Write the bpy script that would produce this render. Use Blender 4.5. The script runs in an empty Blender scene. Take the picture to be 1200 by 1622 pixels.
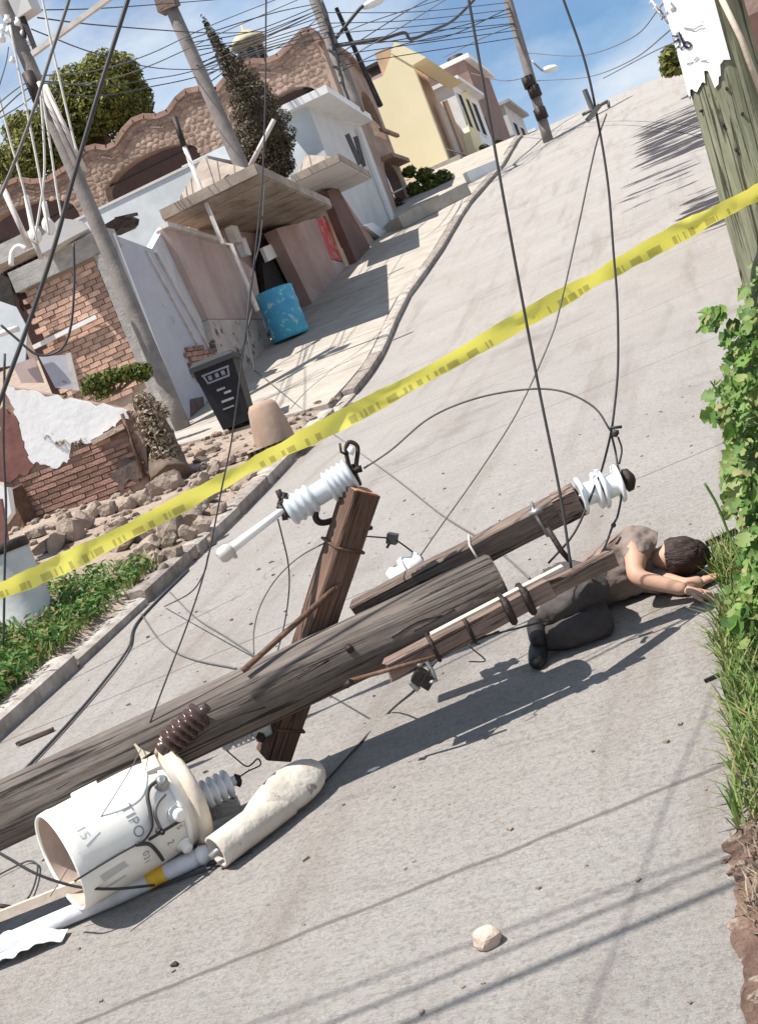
import bpy, bmesh, math, random
from mathutils import Vector, Matrix, noise, geometry
import numpy as np
random.seed(7)
S = bpy.context.scene
COL = S.collection
R_ = math.radians

# ------------------------------------------------------------------ camera
FPX, PW, PH = 1900.0, 1200.0, 1622.0
ROLL, PITCH, YAW, HC = R_(21), R_(5), R_(19), 1.7
FW = Vector((-math.sin(YAW)*math.cos(PITCH), math.cos(YAW)*math.cos(PITCH), -math.sin(PITCH)))
RT = Vector((math.cos(YAW), math.sin(YAW), 0))
UP = RT.cross(FW)
CAM = Vector((0, 0, HC))
FH = Vector((-math.sin(YAW), math.cos(YAW), 0))
cd = bpy.data.cameras.new('camera'); cam = bpy.data.objects.new('camera', cd); COL.objects.link(cam)
cr = RT*math.cos(ROLL) - UP*math.sin(ROLL)
cu = UP*math.cos(ROLL) + RT*math.sin(ROLL)
cam.matrix_world = Matrix.Translation(CAM) @ Matrix((cr, cu, -FW)).transposed().to_4x4()
cd.sensor_fit = 'VERTICAL'; cd.sensor_height = 36.0; cd.lens = FPX/PH*36.0
cd.clip_start = .05; cd.clip_end = 3000
S.camera = cam

# ------------------------------------------------------------------ world, sun, exposure
SUN_EL = R_(67)
SH = Vector((-.78, -.63, 0)).normalized()
SUNV = Vector((SH.x*math.cos(SUN_EL), SH.y*math.cos(SUN_EL), math.sin(SUN_EL)))
world = bpy.data.worlds.new('World'); S.world = world; world.use_nodes = True
nt = world.node_tree; nt.nodes.clear()
out = nt.nodes.new('ShaderNodeOutputWorld'); bg = nt.nodes.new('ShaderNodeBackground')
sky = nt.nodes.new('ShaderNodeTexSky'); sky.sky_type = 'NISHITA'; sky.sun_disc = False
sky.sun_elevation = SUN_EL; sky.sun_rotation = math.atan2(SH.x, SH.y)
sky.air_density = 1.0; sky.dust_density = .6; sky.ozone_density = 2.0; sky.altitude = 100
tc = nt.nodes.new('ShaderNodeTexCoord'); mp = nt.nodes.new('ShaderNodeMapping')
mp.inputs['Scale'].default_value = (1.6, 1.6, 3.5); mp.inputs['Location'].default_value = (1.35, -.09, .56)
nz = nt.nodes.new('ShaderNodeTexNoise'); nz.inputs['Scale'].default_value = 2.2; nz.inputs['Detail'].default_value = 7
nz.inputs['Roughness'].default_value = .56
rp = nt.nodes.new('ShaderNodeValToRGB'); rp.color_ramp.elements[0].position = .40; rp.color_ramp.elements[1].position = .57
nz2 = nt.nodes.new('ShaderNodeTexNoise'); nz2.inputs['Scale'].default_value = 6; nz2.inputs['Detail'].default_value = 5
rp2 = nt.nodes.new('ShaderNodeValToRGB')
rp2.color_ramp.elements[0].color = (4.6, 6.1, 8.2, 1); rp2.color_ramp.elements[1].color = (7.6, 8.2, 8.9, 1)
rp2.color_ramp.elements[0].position = .35; rp2.color_ramp.elements[1].position = .65
mx = nt.nodes.new('ShaderNodeMixRGB')
mb_ = nt.nodes.new('ShaderNodeMath'); mb_.operation = 'MULTIPLY_ADD'; mb_.inputs[1].default_value = .72; mb_.inputs[2].default_value = .20
L = nt.links.new
L(tc.outputs['Generated'], mp.inputs['Vector']); L(mp.outputs[0], nz.inputs['Vector']); L(mp.outputs[0], nz2.inputs['Vector'])
L(nz.outputs['Fac'], rp.inputs[0]); L(nz2.outputs['Fac'], rp2.inputs[0])
L(rp.outputs[0], mb_.inputs[0]); L(mb_.outputs[0], mx.inputs['Fac'])
hs_ = nt.nodes.new('ShaderNodeHueSaturation'); hs_.inputs['Saturation'].default_value = 1.35; hs_.inputs['Value'].default_value = 1.15; L(sky.outputs[0], hs_.inputs['Color']); L(hs_.outputs[0], mx.inputs[1]); L(rp2.outputs[0], mx.inputs[2]); L(mx.outputs[0], bg.inputs['Color'])
bg.inputs['Strength'].default_value = .07
L(bg.outputs[0], out.inputs['Surface'])
sl = bpy.data.lights.new('sun', 'SUN'); sl.energy = 5.0; sl.angle = R_(.5); sl.color = (1, .955, .89)
so = bpy.data.objects.new('sun', sl); COL.objects.link(so)
so.rotation_euler = SUNV.to_track_quat('Z', 'Y').to_euler()
so.location = (0, 0, 40)
S.view_settings.view_transform = 'Standard'; S.view_settings.look = 'None'
S.view_settings.gamma = 1; S.view_settings.exposure = .64; S.view_settings.use_curve_mapping = False

# ------------------------------------------------------------------ placing helpers
def ray(x, y):
    dx, dy = x-PW/2, y-PH/2
    u = math.cos(ROLL)*dx - math.sin(ROLL)*dy; v = math.sin(ROLL)*dx + math.cos(ROLL)*dy
    return FW + RT*(u/FPX) - UP*(v/FPX)
def at(x, y, d): return CAM + ray(x, y)*d
def atX(x, y, X): r = ray(x, y); return CAM + r*((X-CAM.x)/r.x)
def atY(x, y, Y): r = ray(x, y); return CAM + r*((Y-CAM.y)/r.y)
def atZ(x, y, Z): r = ray(x, y); return CAM + r*((Z-CAM.z)/r.z)
_ys = np.linspace(-40, 260, 3001)
_s = np.where(_ys < 13, .112, np.where(_ys < 20, .112+.126*(_ys-13)/7, .238))
_s = np.where(_ys > 44, np.maximum(.238-(_ys-44)/10*.238, -.03), _s)
_s = np.where(_ys > 75, .0, _s)
_z = np.cumsum(_s)*.1; _z -= np.interp(0, _ys, _z)
def prof(y): return float(np.interp(y, _ys, _z))
def lerp_tab(t, tab):
    return float(np.interp(t, [a for a, b in tab], [b for a, b in tab]))
KERB = [(-10, -4.7), (6, -4.66), (8.5, -4.72), (10.6, -4.83), (13.6, -5.15), (17.6, -5.25), (22, -5.65), (26, -5.55), (32, -5.7), (38, -5.3), (48, -5.4), (80, -5.6)]
def kx(y): return lerp_tab(y, KERB)
def smooth(a, b, t):
    t = max(0, min(1, (t-a)/(b-a))); return t*t*(3-2*t)
def gz(x, y):
    z = prof(y); k = kx(y)
    if x < k:
        w = smooth(14, 18, y); d = min(k-x, 12)
        lo = .12 + .11*min(d, 4.2); hi = .12 + .035*d
        z += (lo*(1-w) + hi*w)*smooth(0, .12, k-x)
        if y < 15: z += .05*noise.noise(Vector((x*1.3, y*1.3, 0)))*smooth(.1, .8, k-x)
    xr = (-.42+.2*smooth(2.9, 3.1, y)) if y < 6.5 else -.22+(y-6.5)*.6
    if x > xr:
        z += min((x-xr)*.33, 1.2)*(1-smooth(6, 9, y)) + .02*noise.noise(Vector((x*3, y*3, 2)))
    return z
def ground(x, y, dz=0.0):
    r = ray(x, y); t = 1.5; st = .02
    while t < 120:
        p = CAM + r*t
        if p.z < gz(p.x, p.y)+dz: break
        t += st if t < 12 else .06
    for k in range(12):
        t2 = t-st*.5; p = CAM+r*t2; st *= .5
        if p.z < gz(p.x, p.y)+dz: t = t2
    return CAM + r*t

# ------------------------------------------------------------------ materials
def nd(t, typ, **kw):
    n = t.nodes.new(typ)
    for k, v in kw.items(): setattr(n, k, v)
    return n
def mat(name, c1, c2=None, scale=8, rough=.85, bump=.15, bscale=40, stretch=(1, 1, 1), metal=0, c3=None, c3pos=.62, c3scale=3, coord='Object', detail=6, lo=.35, hi=.65, spec=.35, rand=0, bdist=.02):
    m = bpy.data.materials.new(name); m.use_nodes = True; t = m.node_tree; b = t.nodes['Principled BSDF']
    b.inputs['Roughness'].default_value = rough; b.inputs['Metallic'].default_value = metal
    b.inputs['Specular IOR Level'].default_value = spec
    tc = nd(t, 'ShaderNodeTexCoord'); mp = nd(t, 'ShaderNodeMapping'); mp.inputs['Scale'].default_value = stretch
    if coord == 'World':
        g = nd(t, 'ShaderNodeNewGeometry'); t.links.new(g.outputs['Position'], mp.inputs['Vector'])
    else: t.links.new(tc.outputs[coord], mp.inputs['Vector'])
    c2 = c2 or tuple(c*.8 for c in c1)
    n = nd(t, 'ShaderNodeTexNoise'); n.inputs['Scale'].default_value = scale; n.inputs['Detail'].default_value = detail; n.inputs['Roughness'].default_value = .62
    t.links.new(mp.outputs[0], n.inputs['Vector'])
    r = nd(t, 'ShaderNodeValToRGB'); r.color_ramp.elements[0].position = lo; r.color_ramp.elements[1].position = hi
    r.color_ramp.elements[0].color = (*c2, 1); r.color_ramp.elements[1].color = (*c1, 1)
    t.links.new(n.outputs['Fac'], r.inputs[0]); col = r.outputs[0]
    if c3:
        n3 = nd(t, 'ShaderNodeTexNoise'); n3.inputs['Scale'].default_value = c3scale; n3.inputs['Detail'].default_value = 8; n3.inputs['Roughness'].default_value = .65
        t.links.new(mp.outputs[0], n3.inputs['Vector'])
        r3 = nd(t, 'ShaderNodeValToRGB'); r3.color_ramp.elements[0].position = c3pos; r3.color_ramp.elements[1].position = c3pos+.06
        t.links.new(n3.outputs['Fac'], r3.inputs[0])
        mxx = nd(t, 'ShaderNodeMixRGB'); t.links.new(r3.outputs[0], mxx.inputs['Fac']); t.links.new(col, mxx.inputs[1]); mxx.inputs[2].default_value = (*c3, 1)
        col = mxx.outputs[0]
    if rand:
        oi = nd(t, 'ShaderNodeObjectInfo'); hs = nd(t, 'ShaderNodeHueSaturation')
        mr = nd(t, 'ShaderNodeMapRange'); mr.inputs['To Min'].default_value = 1-rand; mr.inputs['To Max'].default_value = 1+rand
        t.links.new(oi.outputs['Random'], mr.inputs[0]); t.links.new(mr.outputs[0], hs.inputs['Value']); t.links.new(col, hs.inputs['Color']); col = hs.outputs[0]
    t.links.new(col, b.inputs['Base Color'])
    if bump:
        n2 = nd(t, 'ShaderNodeTexNoise'); n2.inputs['Scale'].default_value = bscale; n2.inputs['Detail'].default_value = 5
        t.links.new(mp.outputs[0], n2.inputs['Vector'])
        bp = nd(t, 'ShaderNodeBump'); bp.inputs['Strength'].default_value = bump; bp.inputs['Distance'].default_value = bdist
        t.links.new(n2.outputs['Fac'], bp.inputs['Height']); t.links.new(bp.outputs[0], b.inputs['Normal'])
    return m
def leafmat(name, cols, rough=.55, trans=.25):
    m = bpy.data.materials.new(name); m.use_nodes = True; t = m.node_tree; b = t.nodes['Principled BSDF']
    g = nd(t, 'ShaderNodeNewGeometry'); oi = nd(t, 'ShaderNodeObjectInfo'); ad = nd(t, 'ShaderNodeMath', operation='ADD'); fr = nd(t, 'ShaderNodeMath', operation='FRACT')
    t.links.new(g.outputs['Random Per Island'], ad.inputs[0]); t.links.new(oi.outputs['Random'], ad.inputs[1]); t.links.new(ad.outputs[0], fr.inputs[0])
    r = nd(t, 'ShaderNodeValToRGB'); el = r.color_ramp.elements
    while len(el) < len(cols): el.new(.5)
    for i, c in enumerate(cols): el[i].position = i/(len(cols)-1); el[i].color = (*c, 1)
    t.links.new(fr.outputs[0], r.inputs[0]); t.links.new(r.outputs[0], b.inputs['Base Color'])
    b.inputs['Roughness'].default_value = rough; b.inputs['Specular IOR Level'].default_value = .3
    tr = nd(t, 'ShaderNodeBsdfTranslucent'); t.links.new(r.outputs[0], tr.inputs['Color'])
    ms = nd(t, 'ShaderNodeMixShader'); ms.inputs[0].default_value = trans
    t.links.new(b.outputs[0], ms.inputs[1]); t.links.new(tr.outputs[0], ms.inputs[2])
    t.links.new(ms.outputs[0], t.nodes['Material Output'].inputs['Surface'])
    return m
def roadmat():
    m = bpy.data.materials.new('concrete_road'); m.use_nodes = True; t = m.node_tree; b = t.nodes['Principled BSDF']
    lk = t.links.new
    g = nd(t, 'ShaderNodeNewGeometry')
    def mapped(rot, sc):
        q = nd(t, 'ShaderNodeMapping'); q.inputs['Rotation'].default_value = (0, 0, rot); q.inputs['Scale'].default_value = sc
        lk(g.outputs['Position'], q.inputs['Vector']); return q.outputs[0]
    def nz(v, s, d=6, rg=.6):
        n = nd(t, 'ShaderNodeTexNoise'); n.inputs['Scale'].default_value = s; n.inputs['Detail'].default_value = d; n.inputs['Roughness'].default_value = rg
        lk(v, n.inputs['Vector']); return n.outputs['Fac']
    def ramp(f, p0, c0, p1, c1):
        r = nd(t, 'ShaderNodeValToRGB'); e = r.color_ramp.elements
        e[0].position = p0; e[1].position = p1; e[0].color = (*c0, 1); e[1].color = (*c1, 1); lk(f, r.inputs[0]); return r.outputs[0]
    def mix(f, a, bb, ty='MIX'):
        x = nd(t, 'ShaderNodeMixRGB', blend_type=ty)
        if isinstance(f, float): x.inputs[0].default_value = f
        else: lk(f, x.inputs[0])
        for i, q in ((1, a), (2, bb)):
            if isinstance(q, tuple): x.inputs[i].default_value = (*q, 1)
            else: lk(q, x.inputs[i])
        return x.outputs[0]
    iso = mapped(0, (1, 1, 1)); gro = mapped(-R_(14), (1.2, 16, 4)); lon = mapped(0, (3.2, .3, .5))
    c = ramp(nz(iso, .9, 8, .65), .3, (.34, .313, .287), .7, (.40, .372, .343))
    c = mix(ramp(nz(lon, 1.2, 6), .52, (0, 0, 0), .75, (.8, .8, .8)), c, (.265, .222, .19))
    c = mix(ramp(nz(iso, 46, 3, .7), .34, (.55, .55, .55), .52, (1, 1, 1)), (.17, .15, .135), c)
    c = mix(ramp(nz(gro, 3.2, 6, .7), .52, (0, 0, 0), .74, (.5, .5, .5)), c, (.215, .19, .168))
    # shadow streaks painted dark near the upper right shoulder
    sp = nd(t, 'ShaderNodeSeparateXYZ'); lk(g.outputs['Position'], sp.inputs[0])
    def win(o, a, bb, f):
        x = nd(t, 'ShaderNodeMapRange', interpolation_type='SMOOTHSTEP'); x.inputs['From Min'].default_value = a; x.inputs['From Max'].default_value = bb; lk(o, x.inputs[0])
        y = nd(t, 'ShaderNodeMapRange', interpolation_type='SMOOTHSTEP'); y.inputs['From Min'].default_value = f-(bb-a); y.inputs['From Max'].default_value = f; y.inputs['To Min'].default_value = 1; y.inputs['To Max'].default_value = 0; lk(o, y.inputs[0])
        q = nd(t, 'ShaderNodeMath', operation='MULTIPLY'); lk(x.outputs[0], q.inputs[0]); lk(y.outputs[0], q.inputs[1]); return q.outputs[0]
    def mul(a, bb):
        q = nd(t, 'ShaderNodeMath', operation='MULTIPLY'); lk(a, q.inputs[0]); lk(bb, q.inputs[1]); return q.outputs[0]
    tar = nz(mapped(-R_(24), (.32, 2.1, 1)), 2.0, 6, .6)  # noise for the painted shadow streaks
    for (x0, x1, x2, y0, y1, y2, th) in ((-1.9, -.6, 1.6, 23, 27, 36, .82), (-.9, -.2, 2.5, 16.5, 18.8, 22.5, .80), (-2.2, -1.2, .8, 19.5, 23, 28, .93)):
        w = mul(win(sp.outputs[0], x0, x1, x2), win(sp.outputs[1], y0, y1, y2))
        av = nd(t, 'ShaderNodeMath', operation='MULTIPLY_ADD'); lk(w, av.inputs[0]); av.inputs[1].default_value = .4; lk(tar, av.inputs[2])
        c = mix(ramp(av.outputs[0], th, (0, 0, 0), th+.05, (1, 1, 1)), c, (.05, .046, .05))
    # slab joints across the road
    rj = mapped(-R_(17), (1, 1, 1)); sj = nd(t, 'ShaderNodeSeparateXYZ'); lk(rj, sj.inputs[0])
    wob = nd(t, 'ShaderNodeMath', operation='MULTIPLY_ADD'); lk(nz(iso, 1.1, 5), wob.inputs[0]); wob.inputs[1].default_value = .09; lk(sj.outputs[1], wob.inputs[2])
    pp = nd(t, 'ShaderNodeMath', operation='PINGPONG'); pp.inputs[1].default_value = 1.7; lk(wob.outputs[0], pp.inputs[0])
    jn = ramp(pp.outputs[0], .006, (.75, .75, .75), .014, (0, 0, 0)); c = mix(jn, c, (.14, .12, .105))
    # fine cracks
    vo = nd(t, 'ShaderNodeTexVoronoi', feature='DISTANCE_TO_EDGE'); vo.inputs['Scale'].default_value = .42
    ds = nd(t, 'ShaderNodeMixRGB', blend_type='LINEAR_LIGHT'); ds.inputs[0].default_value = .32; lk(g.outputs['Position'], ds.inputs[1])
    nv = nd(t, 'ShaderNodeTexNoise'); nv.inputs['Scale'].default_value = 1.7; nv.inputs['Detail'].default_value = 8; lk(g.outputs['Position'], nv.inputs['Vector']); lk(nv.outputs['Color'], ds.inputs[2]); lk(ds.outputs[0], vo.inputs['Vector'])
    ck = ramp(vo.outputs['Distance'], .002, (.55, .55, .55), .004, (0, 0, 0)); ck = mul(ck, ramp(nz(iso, .35, 3), .6, (0, 0, 0), .66, (1, 1, 1))); c = mix(ck, c, (.12, .10, .09))
    # stains and worn patches
    c = mix(ramp(nz(iso, .55, 7, .7), .56, (0, 0, 0), .68, (.6, .6, .6)), c, (.20, .175, .157))
    c = mix(ramp(nz(gro, .9, 6, .72), .6, (0, 0, 0), .74, (.55, .55, .55)), c, (.18, .155, .14))
    lk(c, b.inputs['Base Color']); b.inputs['Roughness'].default_value = .92; b.inputs['Specular IOR Level'].default_value = .25
    b1 = nd(t, 'ShaderNodeBump'); b1.inputs['Strength'].default_value = .8; b1.inputs['Distance'].default_value = .02; lk(nz(gro, 9, 5, .7), b1.inputs['Height'])
    b2 = nd(t, 'ShaderNodeBump'); b2.inputs['Strength'].default_value = .7; b2.inputs['Distance'].default_value = .01; lk(nz(iso, 75, 4, .7), b2.inputs['Height']); lk(b1.outputs[0], b2.inputs['Normal'])
    lk(b2.outputs[0], b.inputs['Normal'])
    return m
M = {}
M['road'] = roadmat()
M['walk'] = mat('pavement_concrete', (.40, .365, .315), (.32, .28, .235), 2.2, .92, .4, 30, coord='World', c3=(.27, .225, .18), c3pos=.63, c3scale=5)
M['kerb'] = mat('kerb_concrete', (.44, .40, .355), (.25, .215, .185), 7, .9, .5, 35, coord='World')
M['kerbface'] = mat('kerb_concrete_dirty', (.33, .285, .25), (.17, .14, .12), 9, .9, .5, 35, coord='World')
M['dirt'] = mat('dry_soil', (.35, .28, .22), (.25, .185, .14), 2.5, .95, .9, 14, coord='World', c3=(.21, .145, .10), c3pos=.62, c3scale=6, bdist=.05)
M['reddirt'] = mat('red_soil', (.22, .14, .105), (.10, .058, .042), 9, .95, 1, 40, coord='World', bdist=.05, c3=(.34, .27, .215), c3pos=.54, c3scale=14)
M['stone'] = mat('rubble_stone', (.33, .265, .21), (.20, .15, .12), 5, .9, .7, 22, rand=.25, bdist=.03)
M['cutstone'] = mat('pink_masonry', (.42, .30, .23), (.27, .18, .135), 1.2, .9, .4, 12, coord='World', rand=.3)
M['mortar'] = mat('rough_mortar', (.40, .30, .245), (.29, .20, .16), 1.5, .95, .5, 10, coord='World')
M['copingstone'] = mat('coping_masonry', (.34, .22, .17), (.2, .125, .10), 2, .9, .4, 10, coord='World')
M['brick'] = mat('orange_brick', (.58, .39, .30), (.43, .255, .185), 6, .9, .5, 40, rand=.32)
M['mortarlight'] = mat('pale_mortar', (.55, .44, .36), (.38, .29, .23), 8, .95, .5, 30, coord='World')
M['oldbrick'] = mat('weathered_red_brick', (.36, .215, .165), (.23, .125, .095), 7, .9, .5, 30, rand=.35)
M['oldmortar'] = mat('weathered_mortar', (.36, .25, .20), (.24, .155, .12), 5, .95, .5, 25, coord='World')
M['beam'] = mat('grey_concrete_beam', (.46, .445, .42), (.30, .285, .265), 4, .9, .4, 20, coord='World', stretch=(1, 1, 2))
M['whitewall'] = mat('white_limewash', (.86, .855, .84), (.78, .77, .75), 3, .9, .25, 12, coord='World', c3=(.55, .47, .43), c3pos=.64, c3scale=5)
M['greyplaster'] = mat('grey_painted_plaster', (.47, .47, .51), (.41, .41, .45), 2, .85, .15, 12, coord='World', c3=(.26, .22, .21), c3pos=.62)
M['paleplaster'] = mat('pale_patched_plaster', (.62, .61, .61), (.44, .43, .44), 2.4, .9, .2, 12, coord='World', stretch=(1, 1, .4))
M['pinkplaster'] = mat('pink_plaster', (.50, .39, .36), (.38, .275, .25), 1.6, .9, .3, 10, coord='World', stretch=(1, 1, .5), c3=(.47, .42, .39), c3pos=.6)
M['spalled'] = mat('spalled_concrete', (.52, .46, .41), (.40, .345, .30), 3, .95, .6, 12, coord='World', c3=(.12, .095, .08), c3pos=.55, c3scale=4.5)
M['blueplaster'] = mat('pale_blue_plaster', (.68, .72, .73), (.50, .53, .54), .8, .9, .15, 8, coord='World')
M['lightgrey'] = mat('light_grey_plaster', (.60, .59, .58), (.52, .51, .50), 1.2, .9, .15, 8, coord='World')
M['white'] = mat('white_paint', (.82, .81, .79), (.74, .73, .71), 3, .6, .05, 20)
M['cream'] = mat('cream_yellow_plaster', (.80, .70, .46), (.76, .655, .42), .6, .85, .1, 6, coord='World')
M['tanwall'] = mat('tan_plaster', (.52, .36, .24), (.44, .30, .20), .8, .85, .1, 6, coord='World')
M['brownwall'] = mat('dark_brown_wall_shadow', (.16, .085, .07), (.12, .06, .05), 2, .7, .1, 12, coord='World')
M['brownwall2'] = mat('brown_house_wall', (.27, .18, .15), (.22, .14, .115), 2, .9, .1, 12, coord='World')
M['cupola'] = mat('faded_yellow_cupola', (.46, .40, .27), (.36, .30, .20), 3, .9, .2, 10, coord='World')
M['mauve'] = mat('mauve_brown_plaster', (.40, .285, .25), (.32, .22, .19), 1.5, .9, .2, 12, coord='World')
M['planks'] = mat('board_marked_concrete', (.38, .31, .25), (.22, .17, .135), 2.5, .9, .4, 14, coord='World', stretch=(1, .5, 1))
M['rooftop'] = mat('weathered_concrete_roof', (.37, .31, .255), (.235, .19, .155), 2, .9, .3, 12, coord='World')
M['soot'] = mat('sooty_plaster', (.17, .125, .105), (.09, .065, .056), 7, .9, .4, 25, coord='World')
M['faded'] = mat('faded_dark_red_paint', (.25, .115, .095), (.17, .075, .062), 5, .85, .2, 12, coord='World')
M['redpaint'] = mat('red_spray_paint', (.52, .075, .075), (.50, .30, .28), 5, .7, .1, 12, coord='World', lo=.42, hi=.52)
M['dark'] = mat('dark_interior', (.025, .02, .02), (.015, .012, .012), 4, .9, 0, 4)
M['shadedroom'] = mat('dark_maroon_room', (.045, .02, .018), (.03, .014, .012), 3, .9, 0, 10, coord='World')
M['darkred'] = mat('dark_red_paint', (.14, .04, .03), (.09, .03, .025), 3, .8, .1, 10, coord='World')
M['iron'] = mat('dark_rusty_iron', (.06, .045, .04), (.035, .028, .026), 14, .6, .3, 60, metal=.5)
M['steel'] = mat('galvanised_steel', (.42, .42, .42), (.28, .27, .26), 18, .45, .2, 60, metal=.7)
M['rust'] = mat('rusty_brown_steel', (.17, .10, .065), (.09, .05, .035), 18, .75, .4, 50, metal=.2)
M['cable'] = mat('black_cable', (.05, .048, .05), (.035, .034, .036), 20, .55, 0)
M['cablegrey'] = mat('grey_cable', (.15, .145, .14), (.11, .105, .10), 20, .55, 0)
M['cablewhite'] = mat('pale_cable', (.62, .60, .55), (.5, .48, .44), 20, .6, 0)
M['concpole'] = mat('concrete_pole', (.26, .235, .215), (.17, .15, .14), 3, .9, .4, 25, stretch=(1, 1, .25))
M['conduit'] = mat('pale_conduit', (.62, .57, .53), (.45, .40, .37), 5, .6, .1, 25)
M['porcelain'] = mat('grey_white_porcelain', (.55, .59, .61), (.46, .50, .52), 9, .22, 0, 20, spec=.6)
M['porcelainw'] = mat('white_porcelain', (.82, .83, .84), (.7, .71, .72), 9, .2, 0, 20, spec=.6)
M['brownglaze'] = mat('brown_glazed_porcelain', (.075, .04, .03), (.05, .028, .022), 9, .25, 0, 20, spec=.6)
M['tankinside'] = mat('shade_brown_tank_recess', (.46, .36, .30), (.33, .245, .20), 6, .8, .2, 20)  # brown stands in for the shade inside the tank's base recess
M['tank'] = mat('cream_white_tank_paint', (.83, .81, .75), (.77, .745, .68), 5, .45, .06, 18, c3=(.5, .38, .28), c3pos=.66, c3scale=9)
M['tankedge'] = mat('cream_tank_rim', (.72, .64, .53), (.55, .46, .36), 9, .55, .15, 25)
M['greylabel'] = mat('grey_stencil_patch', (.55, .545, .53), (.47, .465, .45), 9, .7, 0)
M['greyink'] = mat('grey_ink', (.30, .30, .31), (.22, .22, .23), 9, .7, 0)
M['blackink'] = mat('black_ink', (.03, .03, .05), (.02, .02, .04), 9, .7, 0)
M['lamp'] = mat('aged_grey_lamp_shell', (.60, .555, .49), (.46, .41, .35), 9, .7, .35, 30, c3=(.27, .22, .18), c3pos=.6, c3scale=14)
M['tube'] = mat('grey_white_tube', (.70, .70, .72), (.52, .52, .55), 9, .5, .2, 30)
M['yellow'] = mat('yellow_sticker', (.75, .47, .04), (.6, .36, .03), 30, .6, 0)
M['sheet'] = mat('white_plastic_sheet', (.80, .82, .84), (.70, .72, .75), 5, .4, .3, 10)
M['slat'] = mat('pale_wood_slat', (.62, .52, .42), (.5, .41, .33), 9, .8, .2, 30)
M['bin'] = mat('black_bin_plastic', (.016, .017, .02), (.011, .012, .014), 8, .65, .1, 30)
M['bingrey'] = mat('grey_bin_marking', (.30, .30, .34), (.2, .2, .23), 8, .5, 0)
M['barrel'] = mat('turquoise_blue_barrel', (.07, .42, .52), (.07, .29, .55), 2.2, .5, .1, 15, c3=(.33, .62, .60), c3pos=.56, c3scale=6)
M['clay'] = mat('brown_clay', (.40, .285, .21), (.31, .215, .16), 4, .85, .2, 16)
M['cyl'] = mat('pale_grey_cement', (.60, .60, .59), (.47, .465, .45), 3, .8, .15, 20)
M['trunk'] = mat('tree_bark', (.17, .125, .09), (.09, .065, .05), 6, .95, .8, 18, stretch=(1, 1, .3))
M['tree'] = leafmat('broadleaf_foliage', [(.05, .068, .016), (.14, .155, .03), (.28, .25, .055), (.10, .12, .025)])
M['cyp'] = leafmat('cypress_foliage', [(.055, .043, .024), (.11, .083, .045), (.145, .11, .065), (.06, .05, .028)], trans=.1)
M['ivy'] = leafmat('vine_leaf', [(.045, .10, .022), (.10, .20, .04), (.18, .29, .06), (.06, .14, .03), (.26, .30, .10), (.11, .21, .05), (.30, .27, .12)], rough=.55)
M['grass'] = leafmat('green_grass', [(.05, .13, .025), (.12, .22, .04), (.26, .27, .09), (.08, .18, .03), (.33, .27, .14), (.10, .20, .04)])
M['weed'] = leafmat('weed_leaf', [(.03, .09, .02), (.07, .16, .03), (.10, .20, .035), (.24, .17, .07)])
M['dry'] = leafmat('dry_twig', [(.22, .17, .12), (.34, .27, .19), (.16, .12, .08)], trans=.05)
M['hedge'] = leafmat('hedge_leaf', [(.05, .08, .015), (.11, .14, .025), (.17, .18, .04)])
M['skin'] = mat('skin', (.50, .30, .215), (.46, .27, .19), 9, .6, .05, 60)
M['shirt'] = mat('taupe_shirt_cloth', (.25, .195, .17), (.18, .14, .12), 6, .9, .3, 40)
M['trousers'] = mat('dark_grey_trouser_cloth', (.075, .065, .063), (.045, .038, .038), 7, .9, .3, 40)
M['hair'] = mat('dark_brown_hair', (.05, .028, .022), (.02, .012, .01), 30, .6, 1, 60, stretch=(1, 1, .2))
M['shoe'] = mat('black_shoe', (.025, .022, .022), (.02, .018, .018), 8, .5, .1, 30)

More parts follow.
